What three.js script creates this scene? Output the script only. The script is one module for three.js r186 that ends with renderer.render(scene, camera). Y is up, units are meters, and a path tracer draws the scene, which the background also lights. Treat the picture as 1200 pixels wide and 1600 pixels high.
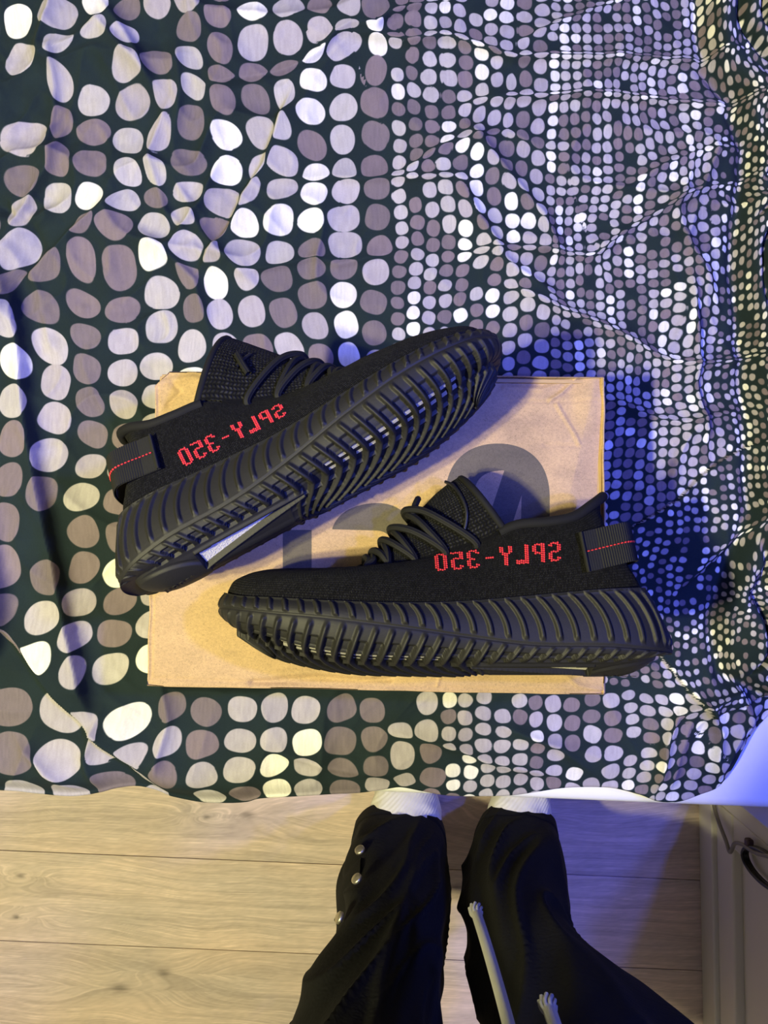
import * as THREE from 'three';
import { mergeGeometries } from 'three/addons/utils/BufferGeometryUtils.js';
import { MarchingCubes } from 'three/addons/objects/MarchingCubes.js';
import { FontLoader } from 'three/addons/loaders/FontLoader.js';
import { TextGeometry } from 'three/addons/geometries/TextGeometry.js';
import { RoundedBoxGeometry } from 'three/addons/geometries/RoundedBoxGeometry.js';

// ------------------------------------------------------------------ camera, lights, exposure
const scene = new THREE.Scene();
scene.background = new THREE.Color(0x000000);
const EYE = 1.267, FOCAL = 1202;                          // height of the lens, focal length in pixels of the 1200 x 1600 frame
const camera = new THREE.PerspectiveCamera(2 * Math.atan(800 / FOCAL) * 180 / Math.PI, 0.75, 0.02, 20);
camera.up.set(0, 0, -1);
camera.position.set(0, EYE, 0);
camera.lookAt(0, 0, 0);
const renderer = new THREE.WebGLRenderer({ antialias: true });
renderer.toneMapping = THREE.LinearToneMapping;
renderer.toneMappingExposure = 0.95;
renderer.shadowMap.enabled = true;

const WARM = { at: [[-0.89, 2.2, 0.18], [-0.87, 2.2, 0.29]], color: new THREE.Color().setRGB(1.0, 0.93, 0.47), power: 8.3, radius: 0.032 };
const BLUE = { at: [[0.83, 2.16, -0.30], [0.85, 2.16, -0.01]], color: new THREE.Color().setRGB(0.08, 0.13, 1.0), power: 5.7, radius: 0.045 };
function lampLight(at, d) {
  const l = new THREE.PointLight(d.color, d.power, 0, 2);
  l.position.set(...at);
  l.castShadow = true;
  l.shadow.radius = d.radius / 0.02;
  l.shadow.mapSize.set(2048, 2048);
  l.shadow.bias = -0.0005;
  scene.add(l);
  return l;
}
for (const p of WARM.at) lampLight(p, WARM);
for (const p of BLUE.at) lampLight(p, BLUE);

// ------------------------------------------------------------------ helpers
function rng(seed) { let a = seed >>> 0; return () => { a = (a + 0x6d2b79f5) | 0; let t = Math.imul(a ^ (a >>> 15), 1 | a); t = (t + Math.imul(t ^ (t >>> 7), 61 | t)) ^ t; return ((t ^ (t >>> 14)) >>> 0) / 4294967296; }; }
const clamp = (x, a = 0, b = 1) => Math.min(b, Math.max(a, x));
const lerp = (a, b, t) => a + (b - a) * t;
const sstep = (a, b, x) => { const t = clamp((x - a) / (b - a)); return t * t * (3 - 2 * t); };
function hash2(x, y, s) { let h = Math.imul(x | 0, 374761393) ^ Math.imul(y | 0, 668265263) ^ Math.imul(s | 0, 2147483647); h = Math.imul(h ^ (h >>> 13), 1274126177); h ^= h >>> 16; return (h >>> 0) / 4294967296; }
function noise2(x, y, s = 1) {
  const ix = Math.floor(x), iy = Math.floor(y), fx = x - ix, fy = y - iy;
  const u = fx * fx * fx * (fx * (fx * 6 - 15) + 10), v = fy * fy * fy * (fy * (fy * 6 - 15) + 10);
  return lerp(lerp(hash2(ix, iy, s), hash2(ix + 1, iy, s), u), lerp(hash2(ix, iy + 1, s), hash2(ix + 1, iy + 1, s), u), v) * 2 - 1;
}
function fbm(x, y, s, n = 4) { let a = 0, k = 1, t = 0; for (let i = 0; i < n; i++) { a += noise2(x, y, s + i) * k; t += k; k *= 0.5; x *= 2.03; y *= 2.03; } return a / t; }
// piecewise linear, smoothed table lookup: [[x, y], ...]
function table(rows) {
  return (x) => {
    if (x <= rows[0][0]) return rows[0][1];
    for (let i = 1; i < rows.length; i++) if (x <= rows[i][0]) {
      const [x0, y0] = rows[i - 1], [x1, y1] = rows[i], t = (x - x0) / (x1 - x0);
      const pm = rows[Math.max(0, i - 2)], pn = rows[Math.min(rows.length - 1, i + 1)];
      const m0 = (y1 - pm[1]) / (x1 - pm[0] || 1), m1 = (pn[1] - y0) / (pn[0] - x0 || 1), h = x1 - x0;
      const t2 = t * t, t3 = t2 * t;
      return (2 * t3 - 3 * t2 + 1) * y0 + (t3 - 2 * t2 + t) * h * m0 + (-2 * t3 + 3 * t2) * y1 + (t3 - t2) * h * m1;
    }
    return rows[rows.length - 1][1];
  };
}
// a grid of points as a geometry; flip turns the faces over
function gridGeo(nu, nv, point, uv, { flip = false } = {}) {
  const pos = new Float32Array((nu + 1) * (nv + 1) * 3), uvs = new Float32Array((nu + 1) * (nv + 1) * 2), idx = new Uint32Array(nu * nv * 6);
  let k = 0, q = 0;
  for (let j = 0; j <= nv; j++) for (let i = 0; i <= nu; i++) {
    const p = point(i, j);
    pos[k * 3] = p[0]; pos[k * 3 + 1] = p[1]; pos[k * 3 + 2] = p[2];
    const w = uv ? uv(i, j, p) : [i / nu, j / nv];
    uvs[k * 2] = w[0]; uvs[k * 2 + 1] = w[1]; k++;
  }
  for (let j = 0; j < nv; j++) for (let i = 0; i < nu; i++) {
    const a = j * (nu + 1) + i, b = a + 1, c = a + nu + 1, d = c + 1;
    if (flip) { idx[q++] = a; idx[q++] = b; idx[q++] = c; idx[q++] = b; idx[q++] = d; idx[q++] = c; } else { idx[q++] = a; idx[q++] = c; idx[q++] = b; idx[q++] = b; idx[q++] = c; idx[q++] = d; }
  }
  const g = new THREE.BufferGeometry();
  g.setAttribute('position', new THREE.BufferAttribute(pos, 3));
  g.setAttribute('uv', new THREE.BufferAttribute(uvs, 2));
  g.setIndex(new THREE.BufferAttribute(idx, 1));
  g.computeVertexNormals();
  return g;
}
// make the normals of a grid closed in u agree along the seam
function weldSeam(g, nu, nv) {
  const n = g.attributes.normal, v = new THREE.Vector3(), w = new THREE.Vector3();
  for (let j = 0; j <= nv; j++) {
    const a = j * (nu + 1), b = a + nu;
    v.fromBufferAttribute(n, a); w.fromBufferAttribute(n, b); v.add(w).normalize();
    n.setXYZ(a, v.x, v.y, v.z); n.setXYZ(b, v.x, v.y, v.z);
  }
  return g;
}
const merge = (list) => mergeGeometries(list.map((g) => { const h = g.index ? g.toNonIndexed() : g; for (const k of Object.keys(h.attributes)) if (!['position', 'normal', 'uv'].includes(k)) h.deleteAttribute(k); return h; }));
function tube(points, r, seg = 60, rad = 10, closed = false) {
  return new THREE.TubeGeometry(new THREE.CatmullRomCurve3(points.map((p) => new THREE.Vector3(...p)), closed, 'centripetal'), seg, r, rad, closed);
}
const used = {};
function numbered(name) { used[name] = (used[name] ?? -1) + 1; return used[name] ? `${name}_${String(used[name]).padStart(3, '0')}` : name; }
function mesh(name, geometry, material, parent = scene) {
  const m = new THREE.Mesh(geometry, material);
  m.name = parent === scene ? numbered(name) : name;
  m.castShadow = m.receiveShadow = true;
  parent.add(m);
  return m;
}
function thing(name, label, category, [x, y, z] = [0, 0, 0], group) {
  const o = new THREE.Group();
  o.name = numbered(name);
  o.position.set(x, y, z);
  scene.add(o);
  return tag(o, label, category, group);
}
function tag(o, label, category, group) { o.userData.label = label; o.userData.category = category; if (group) o.userData.group = group; return o; }
function structure(o) { o.userData.kind = 'structure'; return o; }
const wx = (px, h) => (px - 600) / FOCAL * (EYE - h), wz = (py, h) => (py - 800) / FOCAL * (EYE - h);   // place on a level at height h
// texture from a function giving RGB 0..255
function texture(w, h, fn, srgb = true) {
  const d = new Uint8Array(w * h * 4);
  for (let y = 0, k = 0; y < h; y++) for (let x = 0; x < w; x++, k += 4) { const c = fn(x, y); d[k] = c[0]; d[k + 1] = c[1]; d[k + 2] = c[2]; d[k + 3] = 255; }
  return finish(new THREE.DataTexture(d, w, h), srgb);
}
function finish(t, srgb) {
  t.wrapS = t.wrapT = THREE.RepeatWrapping; t.magFilter = THREE.LinearFilter; t.minFilter = THREE.LinearMipmapLinearFilter; t.generateMipmaps = true;
  if (srgb) t.colorSpace = THREE.SRGBColorSpace;
  t.needsUpdate = true;
  return t;
}
function again(t, x, y) { const c = t.clone(); c.repeat.set(x, y); c.needsUpdate = true; return c; }
const std = (o) => new THREE.MeshStandardMaterial({ roughness: 0.8, side: THREE.DoubleSide, ...o });
const lin = (r, g, b) => new THREE.Color().setRGB(r, g, b);

// ------------------------------------------------------------------ the room
const ROOM = { x0: -2.0, x1: 1.75, z0: -1.75, z1: 1.95, h: 2.42 };
{
  const wallM = std({ color: lin(0.05, 0.05, 0.055), roughness: 0.95, bumpMap: texture(128, 128, (x, y) => { const v = 128 + 60 * noise2(x / 4, y / 4, 4); return [v, v, v]; }, false), bumpScale: 0.0004 });
  const { x0, x1, z0, z1, h } = ROOM, t = 0.1, cx = (x0 + x1) / 2, cz = (z0 + z1) / 2, W = x1 - x0, D = z1 - z0;
  const slab = (name, w, hh, d, x, y, z, m = wallM) => { const b = mesh(name, new THREE.BoxGeometry(w, hh, d), m); b.position.set(x, y, z); return structure(b); };
  slab('wall_left', t, h, D + 2 * t, x0 - t / 2, h / 2, cz);
  slab('wall_right', t, h, D + 2 * t, x1 + t / 2, h / 2, cz);
  slab('wall_back', W, h, t, cx, h / 2, z0 - t / 2);
  slab('wall_front', W, h, t, cx, h / 2, z1 + t / 2);
  slab('ceiling', W + 2 * t, t, D + 2 * t, cx, h + t / 2, cz, std({ color: lin(0.13, 0.13, 0.14), roughness: 0.95 }));
  // laminate: boards in rows, each with its own grain
  const floor = structure(mesh('floor', new THREE.BoxGeometry(W + 2 * t, 0.08, D + 2 * t), std({ color: lin(0.03, 0.025, 0.02), roughness: 0.9 })));
  floor.position.set(cx, -0.0492, cz);
  const boards = [];
  for (let v = 0; v < 4; v++) {
    const r = rng(40 + v), knots = [];
    for (let i = 0; i < 3; i++) knots.push([r() * 1024, (0.15 + 0.7 * r()) * 160, 6 + 10 * r()]);
    const ox = r() * 100;
    boards.push(texture(1280, 160, (x, y) => {
      let bend = 26 * fbm(x / 330 + ox, y / 130, 50 + v, 3), kn = 0;
      for (const [kx, ky, kr] of knots) { const dx = (x - kx) / 3.2, dy = y - ky, q = Math.exp(-(dx * dx + dy * dy) / (kr * kr * 5)); bend += q * 26 * (dy > 0 ? 1 : -1); kn = Math.max(kn, Math.exp(-(dx * dx * 3 + dy * dy) / (kr * kr * 0.28))); }
      const yy = y + bend;
      const bands = noise2(x / 420 + ox, yy / 8.5, 60 + v), fine = noise2(x / 60, yy / 1.9, 70 + v), pores = Math.pow(clamp(noise2(x / 34 + 9, yy / 1.25, 80 + v)), 2);
      const patch = fbm(x / 160, y / 60, 90 + v, 3), brush = noise2(x / 7 + y * 0.3, y / 3, 77);
      const k = 1 + 0.05 * bands + 0.045 * fine + 0.13 * pores - 0.05 * Math.pow(clamp(-noise2(x / 50, yy / 1.6, 84)), 2) + 0.06 * patch + 0.03 * brush - 0.28 * kn;
      return [clamp(192 * k + 4 * patch, 0, 255), clamp(173 * k, 0, 255), clamp(164 * k - 4 * patch, 0, 255)];
    }));
  }
  const boardM = boards.map((t2, i) => std({ map: t2, color: new THREE.Color().setScalar([1, 0.96, 0.93, 1.02][i]), roughness: 0.62, bumpMap: t2, bumpScale: 0.0003 }));
  const L = 1.285, B = 0.1487, gap = 0.0011, boardG = new RoundedBoxGeometry(L - gap, 0.009, B - gap, 1, 0.0007);
  { // board grain along its length
    const p = boardG.attributes.position, u = boardG.attributes.uv;
    for (let i = 0; i < p.count; i++) u.setXY(i, p.getX(i) / L + 0.5, p.getZ(i) / B + 0.5);
  }
  const turn = -2.45 * Math.PI / 180, r = rng(8), z00 = wz(1362, 0), cs = Math.cos(turn), sn = Math.sin(turn);
  for (let row = -16; row <= 13; row++) {
    const start = row === -1 ? -0.83 : row === 0 ? -0.13 : row === 1 ? 0.05 : -0.35 - ((row * 0.47 + 20) % 1) * L;
    for (let c = -2; c <= 3; c++) {
      const lx = start + c * L + L / 2, lz = (row + 0.5) * B;
      const X = 0.19 + lx * cs + lz * sn, Z = z00 - lx * sn + lz * cs;
      if (X - L / 2 > x1 || X + L / 2 < x0 || Z - B > z1 || Z + B < z0) continue;
      const b = new THREE.Mesh(boardG, boardM[Math.floor(r() * 4)]);
      b.name = 'floor_board'; b.castShadow = b.receiveShadow = true;
      b.position.set(X - floor.position.x, -0.0045 - floor.position.y, Z - floor.position.z);
      b.rotation.y = turn + (r() < 0.5 ? Math.PI : 0);
      floor.add(b);
    }
  }
}
// ceiling lamps: a two-bulb fitting with warm bulbs, and one whose bulbs glow blue
{
  const metal = std({ color: lin(0.6, 0.6, 0.6), metalness: 0.9, roughness: 0.35 });
  const bulbShape = (r) => new THREE.LatheGeometry([[0.0001, -r], [r * 0.55, -r * 0.84], [r * 0.92, -r * 0.4], [r, 0], [r * 0.9, r * 0.45], [r * 0.6, r * 0.95], [r * 0.42, r * 1.5], [0.0001, r * 1.52]].map((p) => new THREE.Vector2(...p)), 24);
  const holder = (h) => new THREE.LatheGeometry([[0.012, 0], [0.016, 0.002], [0.017, 0.035], [0.012, 0.05], [0.004, 0.055], [0.004, h]].map((p) => new THREE.Vector2(...p)), 20);
  const rose = () => new THREE.LatheGeometry([[0.0001, -0.03], [0.05, -0.026], [0.062, -0.008], [0.064, 0]].map((p) => new THREE.Vector2(...p)), 28);
  const glow = (d) => std({ color: lin(0.9, 0.9, 0.9), emissive: d.color, emissiveIntensity: 3 });
  const put = (name, label, list, d) => {
    const c = list.reduce((a, p) => a.map((v, i) => v + p[i] / list.length), [0, 0, 0]);
    const t = thing(name, label, 'lamp', [c[0], ROOM.h, c[2]]);
    mesh('ceiling_rose', rose(), metal, t);
    for (const p of list) {
      const b = mesh('bulb', bulbShape(d.radius), glow(d), t); b.position.set(p[0] - c[0], p[1] - ROOM.h, p[2] - c[2]);
      const s = mesh('socket', holder(ROOM.h - p[1] - d.radius * 1.4), metal, t); s.position.set(p[0] - c[0], p[1] - ROOM.h + d.radius * 1.4, p[2] - c[2]);
    }
  };
  put('ceiling_lamp', 'metal ceiling lamp with two glowing warm white bulbs', WARM.at, WARM);
  put('ceiling_lamp', 'metal ceiling lamp with two bulbs glowing deep blue', BLUE.at, BLUE);
}
// ------------------------------------------------------------------ bed
const BED_TOP = 0.545;
{
  const bed = thing('bed', 'low bed with a white fitted sheet showing beyond the duvet edge', 'bed', [-0.12, 0, 0]);
  const turn = 2.35 * Math.PI / 180;
  bed.rotation.y = -turn;
  const frontZ = wz(1246, BED_TOP), W = 1.75, D = 1.85;
  const cx = -0.12, x930 = wx(930, BED_TOP);
  bed.position.set(cx, 0, frontZ + 0.006 - (x930 - cx) * Math.tan(turn));
  const sheetTex = texture(128, 128, (x, y) => { const v = 128 + ((x % 4 < 2) !== (y % 4 < 2) ? 45 : -45) + 30 * hash2(x, y, 3); return [v, v, v]; }, false);
  const sheet = std({ color: lin(0.78, 0.78, 0.78), roughness: 0.95, bumpMap: again(sheetTex, 60, 60), bumpScale: 0.00015 });
  const m = mesh('mattress', new RoundedBoxGeometry(W, 0.25, D, 6, 0.012), sheet, bed);
  m.position.set(0, BED_TOP - 0.125, -D / 2);
  const sk = gridGeo(220, 14, (i, j) => {
    // sheet gathered round the mattress edge, tucked in below it
    const a = i / 220, per = 2 * (W + D), s = a * per, h = j / 14;
    const e = 0.0035 + 0.002 * noise2(s * 18, h * 3, 5) * Math.sin(h * Math.PI);
    let x, z, nx, nz;
    if (s < W) { x = -W / 2 + s; z = 0; nx = 0; nz = 1; } else if (s < W + D) { x = W / 2; z = -(s - W); nx = 1; nz = 0; } else if (s < 2 * W + D) { x = W / 2 - (s - W - D); z = -D; nx = 0; nz = -1; } else { x = -W / 2; z = -D + (s - 2 * W - D); nx = -1; nz = 0; }
    const q = 0.010;
    x = clamp(x, -W / 2 + 0.004, W / 2 - 0.004); z = clamp(z, -D + 0.004, -0.004);
    return [x + nx * e * 0.6, BED_TOP - q - h * 0.2, z + nz * e * 0.6];
  });
  mesh('fitted_sheet', sk, sheet, bed);
  const baseM = std({ color: lin(0.12, 0.11, 0.1), roughness: 0.9 });
  const b = mesh('bed_base', new RoundedBoxGeometry(W - 0.06, 0.2, D - 0.06, 3, 0.015), baseM, bed); b.position.set(0, 0.195, -D / 2 - 0.01);
  for (const [x, z] of [[-1, 0], [1, 0], [-1, 1], [1, 1]]) {
    const l = mesh('leg', new THREE.CylinderGeometry(0.025, 0.02, 0.1, 20), baseM, bed); l.position.set(x * (W / 2 - 0.12), 0.05, z ? -D + 0.15 : -0.15);
  }
}
// ------------------------------------------------------------------ duvet: cotton cover printed with pebble dots
// [height mm, fall-off mm on the left and right of the line, fabric lost in the fold mm, line in picture pixels seen on the bed]
const MM = 0.001, BEDSCALE = 1 / 1717;
const FOLDS = [
  [17, 42, 4, 6, [[38, 500], [45, 560], [52, 640], [68, 730], [88, 835], [108, 920], [128, 1010], [140, 1060]]],
  [15, 30, 4, 4, [[-6, 800], [6, 860], [18, 915], [20, 960], [12, 990]]],
  [7, 1.4, 38, 24, [[-10, 940], [13, 967], [57, 1023], [90, 1063], [133, 1113], [173, 1160], [213, 1190], [253, 1240]]],
  [13, 8, 7, 5, [[-5, 420], [14, 445], [26, 470], [20, 500], [4, 530]]],
  [5, 5, 14, 10, [[50, 122], [90, 98], [125, 78], [146, 62]]],
  [4, 10, 3, 7, [[92, 120], [94, 165], [90, 215]]],
  [6, 4, 14, 9, [[40, 338], [62, 305], [88, 275], [96, 250]]],
  [-9, 14, 6, 0, [[30, 340], [58, 358], [68, 388], [60, 410]]],
  [6, 12, 6, 4, [[186, 42], [203, 66], [226, 104], [232, 120]]],
  [6, 10, 5, 4, [[184, 75], [205, 100], [222, 118]]],
  [5, 12, 6, 4, [[286, 118], [290, 150], [284, 190]]],
  [5, 8, 6, 6, [[255, 210], [240, 250], [250, 290], [262, 330]]],
  [6, 3, 10, 10, [[150, 350], [120, 375], [100, 395], [70, 420]]],
  [6, 12, 4, 5, [[262, 400], [285, 420], [310, 445], [320, 480]]],
  [5, 10, 5, 5, [[305, 340], [320, 370], [345, 400], [372, 425]]],
  [6, 6, 6, 6, [[330, 300], [318, 330], [290, 365]]],
  [5, 2, 26, 12, [[368, 141], [410, 131], [450, 120], [477, 110], [507, 92], [527, 67], [550, 57], [590, 60], [607, 42], [640, 30], [700, 16]]],
  [6, 2, 22, 13, [[438, 200], [415, 265], [385, 310], [365, 360], [340, 395]]],
  [4, 3, 12, 7, [[415, 426], [450, 418], [490, 408], [530, 418], [566, 410]]],
  [4, 3, 14, 8, [[480, 288], [530, 282], [570, 286], [615, 282], [640, 285], [690, 286]]],
  [4, 4, 14, 7, [[662, 256], [700, 232], [740, 225], [790, 214], [806, 220]]],
  [6, 2.5, 22, 12, [[585, 71], [640, 78], [690, 70], [705, 72], [745, 86], [780, 100], [800, 105], [860, 103], [950, 105], [1020, 104], [1098, 108]]],
  [6, 2.5, 22, 12, [[780, 163], [860, 160], [900, 157], [960, 158], [1000, 163], [1060, 169], [1100, 173], [1170, 180], [1210, 172]]],
  [4, 4, 12, 8, [[850, 60], [880, 46], [913, 32], [950, 17], [1005, -3]]],
  [5, 4, 14, 10, [[770, 396], [800, 394], [850, 397], [910, 405], [932, 401], [965, 372], [1000, 350], [1040, 330], [1090, 305], [1125, 296]]],
  [9, 16, 7, 4, [[752, 232], [770, 252], [792, 278], [820, 312], [846, 342], [858, 372]]],
  [9, 16, 7, 4, [[735, 325], [748, 352], [770, 384], [784, 410], [812, 430], [836, 446]]],
  [8, 8, 7, 10, [[838, 470], [880, 488], [910, 499], [945, 514], [980, 533], [1010, 553], [1040, 568], [1085, 573], [1145, 566]]],
  [10, 16, 10, 5, [[1062, 296], [1048, 330], [1056, 372], [1080, 410], [1098, 446]]],
  [8, 10, 10, 5, [[1010, 280], [1040, 262], [1075, 250], [1120, 245]]],
  [7, 10, 4, 6, [[1075, 470], [1082, 540], [1078, 600], [1090, 660]]],
  [5, 8, 6, 5, [[985, 640], [1020, 655], [1060, 662], [1110, 652]]],
  [8, 2, 24, 8, [[1088, 884], [1112, 860], [1132, 843], [1164, 810]]],
  [14, 5, 14, 10, [[1112, 1084], [1076, 1098], [1050, 1114], [1036, 1150], [1028, 1200], [1022, 1258]]],
  [12, 7, 9, 6, [[1098, 1108], [1118, 1140], [1112, 1180], [1128, 1222]]],
  [10, 12, 8, 8, [[1150, 1090], [1168, 1130], [1160, 1180]]],
  [4, 4, 10, 7, [[640, 1148], [700, 1163], [760, 1188], [835, 1206]]],
  [4, 4, 10, 7, [[455, 1176], [520, 1196], [570, 1208], [612, 1216]]],
  [4, 6, 6, 4, [[830, 1150], [870, 1165], [905, 1192]]],
  [5, 8, 5, 4, [[262, 1080], [270, 1120], [256, 1170]]],
  [5, 4, 8, 8, [[150, 1150], [138, 1180], [150, 1240]]],
  [6, 8, 6, 5, [[60, 1180], [85, 1210], [120, 1240]]],
  [8, 9, 14, 5, [[590, -10], [560, 20], [520, 35], [440, 40], [330, 30], [250, 12]]],
];
// heap of bunched cloth along the right, and the turned-over flap beside the heel of the lower shoe
const HEAP = [[1100, -40], [1098, 40], [1102, 110], [1140, 160], [1165, 250], [1158, 330], [1150, 420], [1162, 520], [1166, 650], [1163, 800], [1140, 870], [1112, 960], [1124, 1040], [1190, 1075], [1240, 1080]];
const FLAP = [[1300, 655], [1180, 690], [1130, 712], [1089, 742], [1054, 780], [981, 826], [972, 890], [990, 960], [1031, 1028], [1064, 1070], [1098, 1112], [1150, 1092], [1300, 1060]];
const prep = (pts) => pts.map(([x, y]) => [(x - 600) * BEDSCALE, (y - 800) * BEDSCALE]);
const LINES = FOLDS.map(([A, l, r, S, p]) => ({ A: A * MM * (Math.abs(A) < 8 ? 1.5 : 1.1), l: l * MM, r: r * MM, S: S * MM * 1.4, p: prep(p) }));
for (const f of LINES) { const xs = f.p.map((q) => q[0]), zs = f.p.map((q) => q[1]), m = 0.34; f.box = [Math.min(...xs) - m, Math.max(...xs) + m, Math.min(...zs) - m, Math.max(...zs) + m]; }
const HEAP_P = prep(HEAP), FLAP_P = prep(FLAP);
// nearest point of a line: signed distance (positive = right of the line seen going down the picture), overrun past an end, normal
function near(p, x, z) {
  let best = 1e9, out = null;
  for (let i = 0; i + 1 < p.length; i++) {
    const [ax, az] = p[i], bx = p[i + 1][0] - ax, bz = p[i + 1][1] - az, L2 = bx * bx + bz * bz, L = Math.sqrt(L2);
    const t0 = ((x - ax) * bx + (z - az) * bz) / L2, t = clamp(t0), dx = x - ax - t * bx, dz = z - az - t * bz, d = dx * dx + dz * dz;
    if (d < best) {
      best = d;
      const nx = bz / L, nz = -bx / L, over = (i === 0 && t0 < 0) ? -t0 * L : (i === p.length - 2 && t0 > 1) ? (t0 - 1) * L : 0;
      const s = (x - ax) * nx + (z - az) * nz, D = Math.sqrt(d), sg = Math.sign(s || 1);
      out = over > 0 || D < 1e-5 ? { d: s, over, nx, nz } : { d: sg * D, over, nx: sg * dx / D, nz: sg * dz / D };
    }
  }
  return out;
}
const BOXRECT = { x0: -0.176, x1: 0.17, z0: -0.107, z1: 0.136 };
function boxNear(x, z) { const dx = Math.max(BOXRECT.x0 - x, 0, x - BOXRECT.x1), dz = Math.max(BOXRECT.z0 - z, 0, z - BOXRECT.z1); return Math.hypot(dx, dz); }
const SHEET_Y = 0.5475;
// front edge of the duvet in picture pixels
const EDGE = [[-400, 1250], [-100, 1238], [0, 1240], [50, 1246], [100, 1250], [145, 1242], [180, 1231], [213, 1227], [240, 1235], [260, 1246], [300, 1258], [340, 1261], [380, 1259], [400, 1252], [460, 1246], [520, 1240], [560, 1237], [600, 1230], [625, 1226], [660, 1233], [700, 1241], [760, 1242], [800, 1240], [840, 1234], [880, 1228], [930, 1226], [960, 1228], [1000, 1238], [1030, 1248], [1060, 1250], [1095, 1238], [1120, 1226], [1140, 1203], [1156, 1174], [1172, 1146], [1192, 1122], [1215, 1102], [1280, 1085], [1500, 1075]];
const edgeZ = (() => { const f = table(EDGE.map(([a, b]) => [wx(a, 0.562), wz(b, 0.562)])); return f; })();
function cloth(x, z) {
  let h = 0.571, du = 0, dv = 0;
  h += 0.006 * fbm(x * 5 + 3, z * 5, 11, 2);
  // soft creasing everywhere, stronger up and to the left
  const wr = 0.6 + 1.1 * sstep(0.0, -0.3, x) * sstep(0.1, -0.25, z) + 0.5 * sstep(0.15, 0.33, x);
  const wxx = x + 0.03 * noise2(x * 9, z * 9, 21), wzz = z + 0.03 * noise2(x * 9 + 50, z * 9, 22);
  const r1 = 1 - Math.abs(noise2((wxx * 0.8 + wzz * 0.35) * 19, (wzz - wxx * 0.2) * 13, 23)), r2 = 1 - Math.abs(noise2((wxx - wzz * 0.6) * 34, (wzz + wxx) * 22, 24));
  h += wr * (0.0070 * Math.pow(r1, 2.6) + 0.0020 * Math.pow(r2, 2) + 0.0022 * fbm(wxx * 22, wzz * 22, 25, 3) + 0.0005 * fbm(x * 110, z * 110, 26, 2));
  du += wr * 0.0055 * noise2(x * 16, z * 16, 31); dv += wr * 0.0055 * noise2(x * 16 + 9, z * 16, 32);
  for (const f of LINES) {
    if (x < f.box[0] || x > f.box[1] || z < f.box[2] || z > f.box[3]) continue;
    const q = near(f.p, x, z), end = Math.exp(-Math.pow(q.over / 0.022, 2));
    const w = q.d > 0 ? f.r : f.l, e = 0.0009;
    h += f.A * end * Math.exp(-(Math.sqrt(q.d * q.d + e * e) - e) / w);
    if (f.S) {
      const sg = 1 / (1 + Math.exp(-q.d / (0.0011 + 0.15 * Math.min(f.l, f.r)))), fade = Math.exp(-Math.abs(q.d) / 0.062) * Math.exp(-Math.pow(q.over / 0.03, 2));
      const s = f.S * (sg - 0.5) * fade;
      du += q.nx * s; dv += q.nz * s;
    }
  }
  { // heap
    const q = near(HEAP_P, x, z), s = 1 / (1 + Math.exp(-q.d / 0.0035)), g = sstep(-0.006, 0.05, q.d);
    const lines = Math.abs(noise2(x * 62 + 2.5 * noise2(z * 9, x * 6, 41), z * 7, 42));
    h += s * 0.016 + g * 0.026 + s * (0.010 - 0.026 * Math.pow(1 - lines, 3) * sstep(0, 0.02, q.d)) + s * 0.006 * noise2(x * 30, z * 24, 43);
    h -= 0.008 * Math.exp(-Math.pow((q.d + 0.006) / 0.006, 2));
    du += s * 0.022 + g * 0.024; dv += s * 0.012 * noise2(x * 20, z * 20, 44);
  }
  { // flap
    const q = near(FLAP_P, x, z), d = q.d, s = sstep(-0.0004, 0.0004, d);
    h += s * (0.0016 + 0.0034 * Math.exp(-Math.max(d, 0) / 0.05));
    return { h, du, dv, s };
  }
}
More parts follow.
